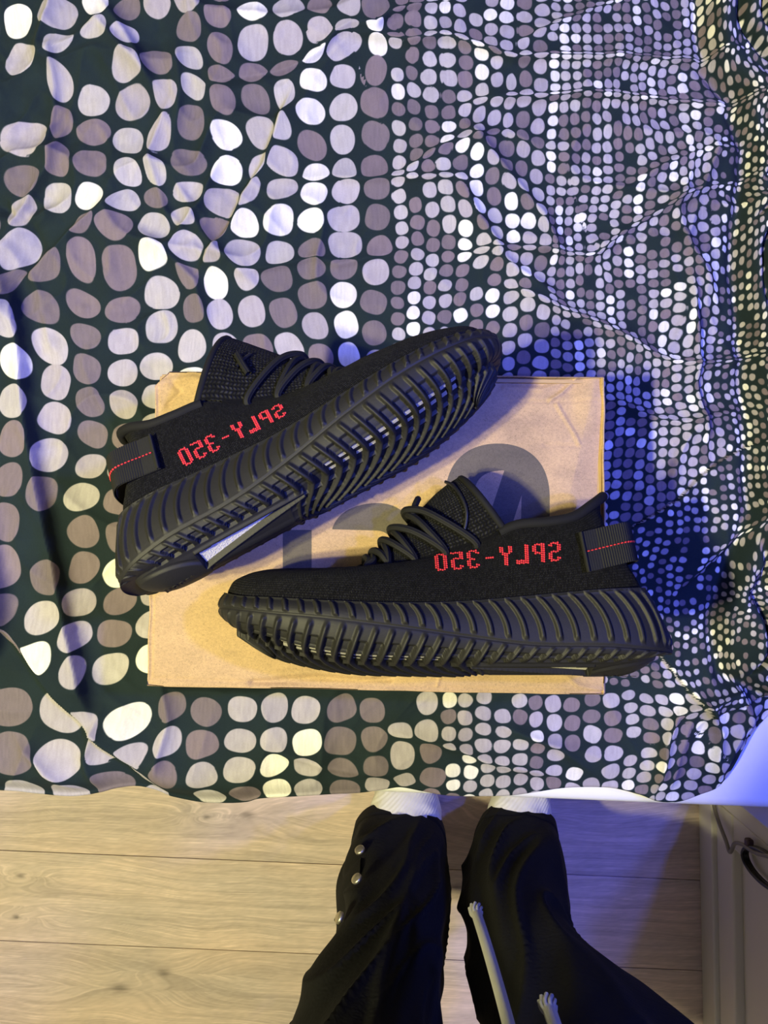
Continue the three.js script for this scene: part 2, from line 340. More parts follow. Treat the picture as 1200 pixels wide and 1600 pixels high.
{
  const xs = [], zs = [];
  for (let x = -1.06; x < -0.385; x += 0.018) xs.push(x);
  for (let x = -0.385; x < 0.405; x += 0.00155) xs.push(x);
  for (let x = 0.405; x <= 0.80; x += 0.018) xs.push(x);
  for (let z = -1.25; z < -0.495; z += 0.02) zs.push(z);
  for (let z = -0.495; z <= 0.2655; z += 0.00155) zs.push(z);
  const hem = 8, nu = xs.length - 1, nv = zs.length - 1 + hem, uv = new Float32Array((nu + 1) * (nv + 1) * 2), over = new Float32Array((nu + 1) * (nv + 1));
  const point = (i, j) => {
    const x = xs[i], z0 = zs[Math.min(j, zs.length - 1)], ez = edgeZ(x);
    let z = z0 + (ez - 0.2655) * Math.pow(sstep(0.02, 0.2655, z0), 1.3);
    const c = cloth(x, z), k = (j * (nu + 1) + i) * 2;
    let y = c.h;
    uv[k] = x + c.du; uv[k + 1] = z + c.dv; over[k / 2] = c.s > 0.5 ? 1 : 0;
    const near_ = boxNear(x, z);
    y = Math.min(y, lerp(0.5585, 0.62, sstep(0.002, 0.06, near_)));
    // towards the front edge the cover thins out, rolls over and hangs a little where the mattress ends
    const bedEdge = wz(1246, BED_TOP) + (x - wx(930, BED_TOP)) * 0.041, back = Math.max(0, ez - z);
    const floorY = z > bedEdge - 0.012 ? lerp(SHEET_Y + 0.004, 0.532, sstep(-0.012, 0.02, z - bedEdge)) : SHEET_Y + 0.004;
    y = lerp(y, floorY + 0.010, Math.pow(1 - sstep(0, 0.035, back), 1.4) * 0.85);
    y = Math.max(y, floorY);
    if (j > zs.length - 1) {                               // hem, turned under
      const a = (j - zs.length + 1) / hem * Math.PI * 0.85, r = Math.min(0.004, (y - floorY + 0.004) / 2);
      y = y - r * (1 - Math.cos(a)); z += r * Math.sin(a); uv[k + 1] += r * a;
    }
    return [x, y, z];
  };
  const g = gridGeo(nu, nv, point, null, { flip: false });
  { // the turned-over flap shows another stretch of the print: cells on its edge get corners of their own
    const idx = [...g.index.array], P = [...g.attributes.position.array], Q = [...g.attributes.normal.array], V = [...uv], on = Array.from(over);
    for (let t = 0; t < idx.length; t += 3) {
      const sum = over[idx[t]] + over[idx[t + 1]] + over[idx[t + 2]];
      if (sum === 0 || sum === 3) continue;
      for (let e = 0; e < 3; e++) { const v = idx[t + e]; idx[t + e] = P.length / 3; P.push(P[v * 3], P[v * 3 + 1], P[v * 3 + 2]); Q.push(Q[v * 3], Q[v * 3 + 1], Q[v * 3 + 2]); V.push(uv[v * 2], uv[v * 2 + 1]); on.push(sum > 1 ? 1 : 0); }
    }
    for (let i = 0; i < on.length; i++) { V[i * 2] += 0.11 * on[i]; V[i * 2 + 1] += 0.03 * on[i]; }
    g.setAttribute('position', new THREE.Float32BufferAttribute(P, 3)); g.setAttribute('normal', new THREE.Float32BufferAttribute(Q, 3)); g.setAttribute('uv', new THREE.Float32BufferAttribute(V, 2)); g.setIndex(idx);
  }
  // the print: columns of pebbles, wide on the left, ever smaller to the right
  const N = 2048, data = new Uint8Array(N * N * 4), r = rng(2024), base = [28, 40, 44];
  for (let y = 0, k = 0; y < N; y++) for (let x = 0; x < N; x++, k += 4) {
    const v = 1 + 0.10 * (hash2(x, y, 7) - 0.5) + 0.05 * noise2(x / 40, y / 40, 8);
    data[k] = base[0] * v; data[k + 1] = base[1] * v; data[k + 2] = base[2] * v; data[k + 3] = 255;
  }
  const TONES = [[220, 217, 212], [166, 160, 168], [172, 167, 170], [119, 107, 114], [112, 102, 109], [160, 153, 161]];
  function pebble(cu, cv, rx, ry, tone, rot) {
    const px = (cu + 0.5) * N, py = (cv + 0.5) * N, R = Math.max(rx, ry) * N * 1.25, n = 2.05 + 0.5 * r(), c = Math.cos(rot), s = Math.sin(rot);
    const a1 = (r() - 0.5) * 0.12, a2 = (r() - 0.5) * 0.14, p1 = r() * 6.3, p2 = r() * 6.3, shade = 0.96 + 0.08 * r();
    for (let y = Math.floor(py - R); y <= py + R; y++) for (let x = Math.floor(px - R); x <= px + R; x++) {
      const dx = (x + 0.5 - px) / N, dy = (y + 0.5 - py) / N, ex = (dx * c + dy * s) / rx, ey = (-dx * s + dy * c) / ry;
      const th = Math.atan2(ey, ex), q = Math.pow(Math.pow(Math.abs(ex), n) + Math.pow(Math.abs(ey), n), 1 / n) / (1 + a1 * Math.cos(2 * th + p1) + a2 * Math.cos(3 * th + p2) * 0.6);
      const cover = clamp((1 - q) * Math.min(rx, ry) * N / 1.1 + 0.5);
      if (cover <= 0) continue;
      const k = ((((y % N) + N) % N) * N + (((x % N) + N) % N)) * 4, v = shade * (1 + 0.05 * (hash2(x, y, 9) - 0.5) + 0.035 * noise2(x / 3, y / 17, 10));
      for (let i = 0; i < 3; i++) data[k + i] = lerp(data[k + i], clamp(tone[i] * v, 0, 255), cover);
    }
  }
  const sizeTop = (u) => u < -0.33 ? 0.0345 : u < -0.28 ? 0.0325 : u < -0.20 ? 0.0285 : u < -0.09 ? 0.0272 : u < -0.003 ? 0.0243 : u < 0.148 ? 0.0131 : u < 0.295 ? 0.0085 : 0.0060;
  const sizeLow = (u) => u < -0.27 ? 0.0415 : u < -0.20 ? 0.031 : u < -0.04 ? 0.0275 : u < 0.05 ? 0.0235 : u < 0.135 ? 0.0138 : u < 0.21 ? 0.0160 : u < 0.36 ? 0.0118 : 0.0060;
  const bands = [[-0.5, 0.158, sizeTop], [0.158, 0.5, sizeLow]];
  for (const [v0, v1, size] of bands) for (let u = -0.5; u < 0.495;) {
    const D = size(u), small = D < 0.0075, pitch = small ? D * 1.25 : D * 1.075;
    let v = v0 + r() * D * 0.5 + D * 0.45;
    let last = 1;
    while (v + D * 0.4 < v1) {
      const w = D * (0.87 + 0.11 * r()), hgt = D * (0.83 + 0.12 * r());
      const skip = r() < (small ? 0.13 : 0.035);
      const pick = r() < 0.3 ? last : (r() < 0.14 ? 0 : 1 + Math.floor(r() * (TONES.length - 1))); last = pick;
      const du = (r() - 0.5) * D * (small ? 0.35 : 0.10);
      if (!skip) pebble(u + pitch / 2 + du, v, w / 2, hgt / 2, TONES[pick], (r() - 0.5) * 0.7);
      v += small ? D * (1.15 + 0.4 * r()) : D * (0.99 + 0.08 * r()) - (r() < 0.07 ? 0.10 * D : 0);
    }
    u += pitch;
  }
  const t = finish(new THREE.DataTexture(data, N, N), true);
  t.offset.set(0.5, 0.5);
  const weave = texture(64, 64, (x, y) => { const v = 128 + ((x % 2) !== (y % 2) ? 40 : -40) + 40 * (hash2(x, y, 5) - 0.5); return [v, v, v]; }, false);
  const m = new THREE.MeshPhysicalMaterial({ side: THREE.DoubleSide, specularIntensity: 0.35, map: t, roughness: 0.92, bumpMap: again(weave, 55, 55), bumpScale: 0.00012 });
  tag(mesh('duvet', g, m), 'crumpled dark duvet cover printed with white, grey and taupe pebble dots spread over the bed', 'duvet');
}
// ------------------------------------------------------------------ cardboard box
const BOX_TOP = 0.685, BOX_BASE = 0.5592;
{
  const C = [[243, 579], [946, 588], [948, 1087], [230, 1074]].map(([a, b]) => [wx(a, BOX_TOP), wz(b, BOX_TOP)]);
  const mid = [0, 1].map((k) => (C[0][k] + C[1][k] + C[2][k] + C[3][k]) / 4);
  const box = thing('shoe_box', 'brown cardboard shoe box with faded grey print, lying under the two sneakers', 'box', [mid[0], BOX_BASE, mid[1]]);
  // kraft board with its print, in picture pixels 225..955 by 573..1093
  const U0 = 225, V0 = 573, UW = 730, VW = 520, TW = 2048, TH = 1456, k = TW / UW;
  const cv = document.createElement('canvas'); cv.width = TW; cv.height = TH;
  const c = cv.getContext('2d');
  c.fillStyle = '#b99b76'; c.fillRect(0, 0, TW, TH);
  c.save(); c.scale(k, TH / VW); c.translate(-U0, -V0);
  const INK = '#5d554b', KRAFT = '#b99b76';
  c.fillStyle = INK;
  c.beginPath(); c.moveTo(696, 900); c.lineTo(696, 775); c.bezierCurveTo(696, 722, 730, 693, 778, 693); c.bezierCurveTo(828, 693, 859, 724, 859, 778); c.lineTo(859, 900); c.closePath(); c.fill();
  c.fillStyle = KRAFT;
  c.beginPath(); c.moveTo(788, 735); c.lineTo(755, 835); c.lineTo(741, 835); c.lineTo(741, 775); c.bezierCurveTo(741, 748, 756, 735, 788, 735); c.closePath(); c.fill();
  c.beginPath(); c.moveTo(815, 774); c.lineTo(797, 830); c.lineTo(790, 870); c.lineTo(813, 870); c.closePath(); c.fill();
  c.fillStyle = INK;
  c.beginPath(); c.moveTo(519, 827); c.bezierCurveTo(526, 800, 556, 786, 590, 786); c.bezierCurveTo(627, 786, 650, 812, 650, 850); c.lineTo(650, 905); c.lineTo(614, 905); c.lineTo(614, 862); c.bezierCurveTo(614, 840, 606, 830, 588, 829); c.closePath(); c.fill();
  c.fillRect(442, 828, 45, 105);
  c.restore();
  const im = c.getImageData(0, 0, TW, TH), d = im.data;
  for (let y = 0, q = 0; y < TH; y++) for (let x = 0; x < TW; x++, q += 4) {
    const v = 1 + 0.05 * noise2(x / 2.2, y / 1.6, 101) + 0.035 * noise2(x / 9, y / 6, 102) + 0.045 * fbm(x / 150, y / 90, 103, 3) - 0.10 * Math.pow(clamp(noise2(x / 3.2, y / 2.6, 104)), 3) * 2;
    const stain = clamp(fbm(x / 210 + 7, y / 120, 105, 4) - 0.12) * 0.16;
    d[q] = clamp(d[q] * (v - stain), 0, 255); d[q + 1] = clamp(d[q + 1] * (v - stain), 0, 255); d[q + 2] = clamp(d[q + 2] * (v - stain * 0.8), 0, 255);
  }
  const printed = new Uint8Array(TW * TH * 4); printed.set(d);
  const pt = finish(new THREE.DataTexture(printed, TW, TH), true);
  const grain = texture(256, 256, (x, y) => { const v = 128 + 50 * noise2(x / 3, y / 2, 106) + 40 * (hash2(x, y, 107) - 0.5); return [v, v, v]; }, false);
  const lidM = std({ map: pt, roughness: 0.82, bumpMap: again(grain, 4, 3), bumpScale: 0.00012 });
  const kraftM = std({ color: new THREE.Color('#b4986f'), roughness: 0.85, bumpMap: again(grain, 4, 4), bumpScale: 0.00012 });
  const groove = (px, py, line, w, depth) => { let best = 1e9; for (let i = 0; i + 1 < line.length; i++) { const [ax, ay] = line[i], bx = line[i + 1][0] - ax, by = line[i + 1][1] - ay, t = clamp(((px - ax) * bx + (py - ay) * by) / (bx * bx + by * by)); best = Math.min(best, Math.hypot(px - ax - t * bx, py - ay - t * by)); } return depth * Math.exp(-Math.pow(best / w, 2)); };
  const nx = 300, nz = 220, sk = 0.034, rr = 0.0022;
  const drop = (s) => s <= 0 ? [0, 0] : s < rr * 1.5708 ? [rr * Math.sin(s / rr), rr * (1 - Math.cos(s / rr))] : [rr, rr + s - rr * 1.5708];
  const lidG = gridGeo(nx, nz, (i, j) => {
    // -e..1+e across; past the edge the board folds down
    const W = 0.343, D = 0.241, eu = sk / W, ev = sk / D;
    const ease = (t, e) => { const a = 14 / 300; return t < a ? lerp(-e, 0.0, t / a) : t > 1 - a ? lerp(1.0, 1 + e, (t - 1 + a) / a) : (t - a) / (1 - 2 * a); };
    const u = ease(i / nx, eu), v = ease(j / nz, ev), cu = clamp(u, 0, 1), cvv = clamp(v, 0, 1);
    const ou = u < 0 ? -u * W : (u > 1 ? (u - 1) * W : 0), ov = v < 0 ? -v * D : (v > 1 ? (v - 1) * D : 0);
    const px = lerp(lerp(C[0][0], C[1][0], cu), lerp(C[3][0], C[2][0], cu), cvv), pz = lerp(lerp(C[0][1], C[3][1], cvv), lerp(C[1][1], C[2][1], cvv), cu);
    const pu = 600 + px / (EYE - BOX_TOP) * FOCAL, pv = 800 + pz / (EYE - BOX_TOP) * FOCAL;
    const [au, bu] = drop(ou), [av, bv] = drop(ov);
    let x = px + Math.sign(u - 0.5) * (au - (ou > 0 ? rr : rr)) * (ou > 0 ? 1 : 0), z = pz + Math.sign(v - 0.5) * (av - rr) * (ov > 0 ? 1 : 0);
    let y = BOX_TOP - Math.max(bu, bv);
    if (ou === 0 && ov === 0) {
      // dented corner on the right, slack board near the top, scored fold lines
      const lineX = pv < 760 ? lerp(930, 893, (pv - 600) / 160) : 893;
      y -= 0.0062 * Math.pow(clamp((pu - lineX) / 55), 1) * sstep(1080, 900, pv) * (pu > lineX ? 1 : 0);
      y -= 0.0042 * sstep(692, 640, pv) * sstep(640, 760, pu) * sstep(930, 890, pu);
      y -= 0.0022 * sstep(626, 596, pv) * sstep(700, 760, pu);
      y += 0.0012 * fbm(pu / 120, pv / 120, 111, 3);
      y -= groove(pu, pv, [[520, 628], [730, 623], [850, 626], [935, 625]], 1.6, 0.0012);
      y -= groove(pu, pv, [[246, 585], [247, 700], [240, 850], [236, 1060]], 1.6, 0.0015);
      y += groove(pu, pv, [[872, 630], [886, 655], [900, 682], [905, 694]], 2, 0.0015);
      y += groove(pu, pv, [[790, 604], [850, 607], [905, 588]], 4, 0.0017) + groove(pu, pv, [[905, 588], [880, 612], [862, 624]], 3, 0.0019);
      y -= groove(pu, pv, [[850, 695], [905, 697]], 2, 0.0008);
      y += groove(pu, pv, [[244, 600], [300, 590], [330, 598]], 5, 0.0020) - groove(pu, pv, [[270, 598], [282, 612], [262, 632]], 4, 0.0017);
      y -= groove(pu, pv, [[395, 1066], [440, 1064], [500, 1060], [560, 1065], [610, 1062]], 5, 0.0024) - groove(pu, pv, [[430, 1052], [500, 1048], [585, 1056]], 5, 0.0014);
      y += groove(pu, pv, [[872, 1046], [905, 1072], [940, 1078]], 3, 0.0015) + groove(pu, pv, [[690, 1046], [683, 1072]], 2, 0.0012);
      y -= groove(pu, pv, [[240, 1060], [500, 1070], [760, 1076], [945, 1082]], 2, 0.0010);
      y -= 0.0035 * Math.exp(-Math.hypot(pu - 243, pv - 579) / 9) + 0.003 * Math.exp(-Math.hypot(pu - 948, pv - 1087) / 9) + 0.003 * Math.exp(-Math.hypot(pu - 230, pv - 1074) / 9);
    }
    if (pu < 262 && pv < 604) { const q = 22 - (pu - 243) - (pv - 579) * 0.9; if (q > 0) { x += q * 0.5 * 0.00048; z += q * 0.5 * 0.00048; } }   // blunted corner
    x += 0.0006 * noise2(pv / 40, 1, 113) * sstep(0.02, 0, Math.min(cu, 1 - cu)); z += 0.0007 * noise2(pu / 45, 2, 114) * sstep(0.02, 0, Math.min(cvv, 1 - cvv));
    return [x - mid[0], y - BOX_BASE, z - mid[1]];
  }, (i, j, p) => [(600 + (p[0] + mid[0]) / (EYE - BOX_TOP) * FOCAL - U0) / UW, (800 + (p[2] + mid[1]) / (EYE - BOX_TOP) * FOCAL - V0) / VW]);
  mesh('lid', lidG, lidM, box);
  const in_ = 0.0035, T = C.map(([x, z]) => [x - mid[0] - Math.sign(x - mid[0]) * in_, z - mid[1] - Math.sign(z - mid[1]) * in_]);
  for (let s = 0; s < 4; s++) {
    const a = T[s], b = T[(s + 1) % 4], hh = BOX_TOP - BOX_BASE - 0.004, len = Math.hypot(b[0] - a[0], b[1] - a[1]);
    const wall = mesh('side_panel', new RoundedBoxGeometry(len, hh, 0.003, 1, 0.0006), kraftM, box);
    wall.position.set((a[0] + b[0]) / 2, hh / 2, (a[1] + b[1]) / 2); wall.rotation.y = -Math.atan2(b[1] - a[1], b[0] - a[0]);
  }
  const bottom = mesh('base_panel', new RoundedBoxGeometry(0.334, 0.003, 0.232, 1, 0.0006), kraftM, box); bottom.position.y = 0.0015;
}
// ------------------------------------------------------------------ sneakers
// in a shoe's own axes x runs from the heel to the toe, y up from the ground, z to the outer side (times side)
const FOOT = (() => {
  const P = [[0, 0], [0.004, 0.0155], [0.018, 0.0285], [0.045, 0.0352], [0.09, 0.0362], [0.14, 0.039], [0.19, 0.0468], [0.23, 0.0492], [0.265, 0.0440], [0.292, 0.0315], [0.3075, 0.0150], [0.312, -0.003],
    [0.3065, -0.0205], [0.289, -0.0355], [0.255, -0.0445], [0.215, -0.0455], [0.17, -0.039], [0.12, -0.0338], [0.08, -0.0335], [0.045, -0.0330], [0.018, -0.0270], [0.004, -0.0150]];
  const curve = new THREE.CatmullRomCurve3(P.map(([x, z]) => new THREE.Vector3(x, 0, z)), true, 'centripetal');
  curve.arcLengthDivisions = 2000;
  const n = 2400, pts = curve.getSpacedPoints(n).slice(0, n), len = curve.getLength();
  let toe = 0; for (let i = 0; i < n; i++) if (pts[i].x > pts[toe].x) toe = i;
  const at = (s) => { const k = ((s % 1) + 1) % 1 * n, i = Math.floor(k), t = k - i, a = pts[i % n], b = pts[(i + 1) % n]; return [lerp(a.x, b.x, t), lerp(a.z, b.z, t)]; };
  return { at, len, toe: toe / n, frame(s) { const [x, z] = at(s), a = at(s - 0.004), b = at(s + 0.004), dx = b[0] - a[0], dz = b[1] - a[1], L = Math.hypot(dx, dz); return { x, z, nx: -dz / L, nz: dx / L }; },
    along(s) { return s <= toe / n ? s * len : (1 - s) * len; }, part(s) { return s <= toe / n ? s / (toe / n) : (1 - s) / (1 - toe / n); } };
})();
const lipY = table([[0, 0.0580], [0.024, 0.0570], [0.06, 0.0548], [0.104, 0.0505], [0.148, 0.0465], [0.19, 0.0448], [0.235, 0.0458], [0.27, 0.0480], [0.295, 0.0500], [0.312, 0.0540]]);
const seamY = table([[0, 0.0140], [0.015, 0.0155], [0.05, 0.0185], [0.10, 0.0192], [0.141, 0.0240], [0.178, 0.0290], [0.207, 0.0325], [0.235, 0.0358], [0.27, 0.0390], [0.295, 0.0420], [0.312, 0.0440]]);
const groundY = table([[0, 0.0065], [0.03, 0.0012], [0.06, 0], [0.2, 0], [0.23, 0.0022], [0.262, 0.0085], [0.285, 0.0160], [0.300, 0.0235], [0.312, 0.0310]]);
const lipIn = (l, x) => 0.0042 + 0.0185 * Math.exp(-Math.pow(l / 0.028, 2)) + 0.0020 * sstep(0.2, 0.05, x);
const HOLE = (x, z) => {                                  // signed depth inside the long window of the outsole, metres
  const t = (x - 0.058) / 0.082; if (t < 0 || t > 1) return -1;
  const hi = lerp(0.0205, 0.0225, t), lo = lerp(0.0045, 0.0215, Math.pow(t, 0.8)), e = Math.min(hi - z, z - lo, (x - 0.058) * 0.7);
  return e;
};
const BADGE = (x, z) => 1 - Math.hypot((x - 0.0365) / 0.0255, (z - 0.0025) / 0.0175);
function soleAt(s, T, extra = null) {
  const f = FOOT.frame(s), l = FOOT.along(s), ly = lipY(f.x), sy = seamY(f.x), gy = groundY(f.x) + 0.0085 * (1 - 0.6 * sstep(0.27, 0.31, f.x)), outer = f.nz > 0;
  const bev = 0.0105 + 0.006 * sstep(0.12, 0.2, f.x) - 0.004 * sstep(0.27, 0.305, f.x);
  let off, y, nn = 1, ny = 0, d = 0;
  if (T <= 1) {
    const t = T, I = lipIn(l, f.x);
    off = I * Math.pow(1 - t, 1.25) - 0.0012 * Math.sin(Math.PI * t);
    y = lerp(ly, sy, t);
    const slope = I / Math.max(0.01, ly - sy); nn = 1 / Math.hypot(1, slope); ny = slope * nn;
    const shift = (0.0025 + 0.0135 * sstep(0.30, 0.02, l)) * (1 - Math.pow(1 - t, 2.4)) * sstep(0, 0.035, l);
    const ph = (l + shift) / 0.01045 + 0.5, fr = ph - Math.floor(ph) - 0.5;
    const env = sstep(0.0, 0.10, t) * sstep(0.93, 0.84, t) * sstep(0.0, 0.012, l);
    const wv = 0.130;
    d = 0.0021 * (1 - 0.6 * sstep(0.285, 0.305, f.x)) * env * Math.pow(Math.max(0, 1 - Math.pow(Math.abs(fr) / (wv * 1.35), 2.4)), 0.8);
    d -= 0.0010 * Math.exp(-Math.pow((t - 1) / 0.025, 2));
    d += 0.0012 * sstep(0.06, 0.0, t);
    d += 0.0011 * sstep(0.955, 0.975, t) * sstep(1, 0.985, t) * 0.4;
  } else if (T <= 2) {
    const t = T - 1, a = t * Math.PI / 2;
    off = bev * (1 - Math.cos(a)); y = lerp(sy, gy, Math.sin(a));
    nn = Math.cos(a); ny = -Math.sin(a);
    d = -0.0010 * Math.exp(-Math.pow(t / 0.03, 2));
    const shift = -0.0085 * Math.sin(t * Math.PI / 2), ph = (l + shift) / 0.01045 + 0.5, fr = ph - Math.floor(ph) - 0.5;
    const fore = sstep(0.10, 0.14, f.x);
    const env = sstep(0.07, 0.16, t) * lerp(0.5 * sstep(0.85, 0.5, t), 1, fore) * sstep(0.006, 0.02, l);
    d += 0.0024 * (1 - 0.75 * sstep(0.288, 0.308, f.x)) * env * Math.pow(Math.max(0, 1 - Math.pow(Math.abs(fr) / 0.175, 2.2)), 0.8);
    const row = (t - 0.36) / 0.32;
    if (Math.abs(fr) > 0.2 && t > 0.36) d -= 0.0021 * (row - Math.floor(row) < 0.9 ? 1 : 0.25) * sstep(0.02, 0.05, f.x) * sstep(0.300, 0.285, f.x);
  } else {
    const b = T - 2, sp = clamp(f.x, 0.035, 0.272), ex = f.x - f.nx * bev, ez = f.z - f.nz * bev, cz = lerp(0.001, 0.0005, 0);
    const x = lerp(ex, sp, b), z = lerp(ez, cz, b), g = groundY(x) + 0.0085 * Math.pow(1 - b, 1.6) * (1 - 0.6 * sstep(0.27, 0.31, x));
    const fore = sstep(0.12, 0.15, x), l2 = lerp(l, sp < 0.036 ? l : x + 0.02, 0.0);
    const shift = -0.0085 + 0.030 * Math.pow(b, 1.6) * fore, ph = (l2 + shift) / 0.01045 + 0.5, fr = ph - Math.floor(ph) - 0.5;
    const hole = outer ? HOLE(x, z) : -1, badge = BADGE(x, z);
    let q = 0.0022 * fore * Math.pow(Math.max(0, 1 - Math.pow(Math.abs(fr) / 0.19, 2.2)), 0.8);
    const row = b * 3.4; if (Math.abs(fr) > 0.22 && row - Math.floor(row) < 0.82) q -= 0.0019 * fore;
    if (x < 0.14) q += 0.0006 * (1 - fore) * Math.max(0, Math.sin(z * 420)) * (badge > -0.1 ? 0 : 1);
    if (badge > 0) q = 0.0016 * sstep(0, 0.06, badge);
    if (hole > -0.0022) q = Math.max(q, 0.0014 * sstep(-0.0022, -0.0012, hole));
    if (hole > 0) q = -0.0032 * sstep(0, 0.0006, hole);
    if (extra !== null) q = extra;
    return [x, g - q, z];
  }
  if (extra !== null) d = extra;
  return [f.x - f.nx * off + f.nx * nn * d, y + ny * d, f.z - f.nz * off + f.nz * nn * d];
}
const OPENING = [[0, 0.0405, 0.1245, 0], [0.06, 0.0440, 0.1225, 0.0125], [0.13, 0.0545, 0.1150, 0.0235], [0.22, 0.0700, 0.1050, 0.0295], [0.28, 0.0870, 0.1012, 0.0315], [0.35, 0.1080, 0.0992, 0.0300], [0.43, 0.1270, 0.0905, 0.0255], [0.56, 0.1560, 0.0815, 0.0195], [0.69, 0.1830, 0.0745, 0.0160], [0.84, 0.2060, 0.0710, 0.0110], [1, 0.2170, 0.0722, 0]];
const oX = table(OPENING.map((r) => [r[0], r[1]])), oY = table(OPENING.map((r) => [r[0], r[2]])), oZ = table(OPENING.map((r) => [r[0], r[3]]));
function openingAt(s) { const p = FOOT.part(s), sg = s <= FOOT.toe ? 1 : -1; return [oX(p), oY(p), sg * oZ(p) * (sg < 0 ? 0.97 : 1)]; }
function upperAt(s, b) {
  const f = FOOT.frame(s), l = FOOT.along(s), p = FOOT.part(s), I = lipIn(l, f.x) + 0.0012, O = openingAt(s);
  const C = [f.x - f.nx * I, lipY(f.x) - 0.003, f.z - f.nz * I], dy = O[1] - C[1];
  const heel = Math.exp(-Math.pow(p / 0.13, 2)), g = sstep(0.42, 0.72, p);
  const t0u = lerp(0.95 * dy, 0.080, g), t0n = lerp(0.010, 0.002, g) - heel * 0.052, t1u = lerp(0.75 * dy, 0.004, g), t1n = lerp(-0.012, 0, g) + heel * 0.055;
  const hx = (O[0] - C[0]) * 1.15 * g, hz = (O[2] - C[2]) * 1.15 * g;
  const b2 = b * b, b3 = b2 * b, h00 = 2 * b3 - 3 * b2 + 1, h10 = b3 - 2 * b2 + b, h01 = 3 * b2 - 2 * b3, h11 = b3 - b2;
  return [h00 * C[0] + h10 * t0n * f.nx + h01 * O[0] + h11 * (t1n * f.nx + hx), h00 * C[1] + h10 * t0u + h01 * O[1] + h11 * t1u, h00 * C[2] + h10 * t0n * f.nz + h01 * O[2] + h11 * (t1n * f.nz + hz)];
}
// the tongue is a hood sewn to the collar: its centre line in front, its sides running back along the opening
let HOOD = { back: 0.36, tip: null };
const TIPS = [[0.2155, 0.0690], [0.2050, 0.0745], [0.1950, 0.0860], [0.1860, 0.0985], [0.1720, 0.1160], [0.1590, 0.1300], [0.1500, 0.1365]];
function tongueAt(c, h, out = 0) {                       // c across -1..1, h from the throat to the rim
  const a = Math.abs(c), p = HOOD.tip.getPoint(clamp(h)), q = HOOD.tip.getTangent(clamp(h)), part = lerp(0.985, HOOD.back, h);
  const e = [oX(part), oY(part) - 0.0015 + 0.002 * sstep(0.8, 1, h), Math.max(0.002, oZ(part) - 0.0016)];
  const kx = Math.pow(a, 1.75), ky = Math.pow(a, 1.55), kz = Math.pow(Math.sin(a * Math.PI / 2), 0.85), o = out * (1 - 0.55 * a * a);
  return [lerp(p.x, e[0], kx) + q.y * o, lerp(p.y, e[1], ky) - q.x * o, Math.sign(c) * (e[2] * kz * (1 + 0.16 * Math.sin(a * Math.PI)) + out * a * a)];
}
const GLYPH = {
  S: '.####. ##..## ##.... ##.... .####. ....## ....## ##..## .####.', P: '#####. ##..## ##..## ##..## #####. ##.... ##.... ##.... ##....', L: '##.... ##.... ##.... ##.... ##.... ##.... ##.... ###### ######',
  Y: '##..## ##..## ##..## .####. ..##.. ..##.. ..##.. ..##.. ..##..', '-': '...... ...... ...... ...... .####. ...... ...... ...... ......', 3: '.####. ##..## ....## ....## ..###. ....## ....## ##..## .####.',
  5: '###### ##.... ##.... #####. ....## ....## ....## ##..## .####.', 0: '.####. ##..## ##..## ##..## ##..## ##..## ##..## ##..## .####.',
};
const font = await new FontLoader().loadAsync('fonts/droid/droid_sans_bold.typeface.json');
const knit = texture(256, 256, (x, y) => {
  // rows of small V stitches
  const cx = (x % 16) / 16, cy = ((y + Math.abs((x % 16) - 8) * 0.9) % 13) / 13, v = Math.pow(Math.sin(Math.PI * cx * 2) ** 2, 0.6) * Math.pow(Math.sin(Math.PI * cy), 0.7);
  const w = 40 + 190 * v + 30 * (hash2(x, y, 201) - 0.5); return [w, w, w];
}, false);
const knitCol = texture(256, 256, (x, y) => {
  const cx = (x % 16) / 16, cy = ((y + Math.abs((x % 16) - 8) * 0.9) % 13) / 13, v = Math.pow(Math.sin(Math.PI * cx * 2) ** 2, 0.6) * Math.pow(Math.sin(Math.PI * cy), 0.7);
  const w = 5 + 33 * v * (0.45 + 1.1 * hash2(x >> 3, Math.floor((y + Math.abs((x % 16) - 8) * 0.9) / 13), 202)) + 5 * hash2(x, y, 203); return [w, w, w + 1];
});
const K = 1 / 0.034, matt = (o) => new THREE.MeshPhysicalMaterial({ specularIntensity: 0.45, side: THREE.DoubleSide, ...o });
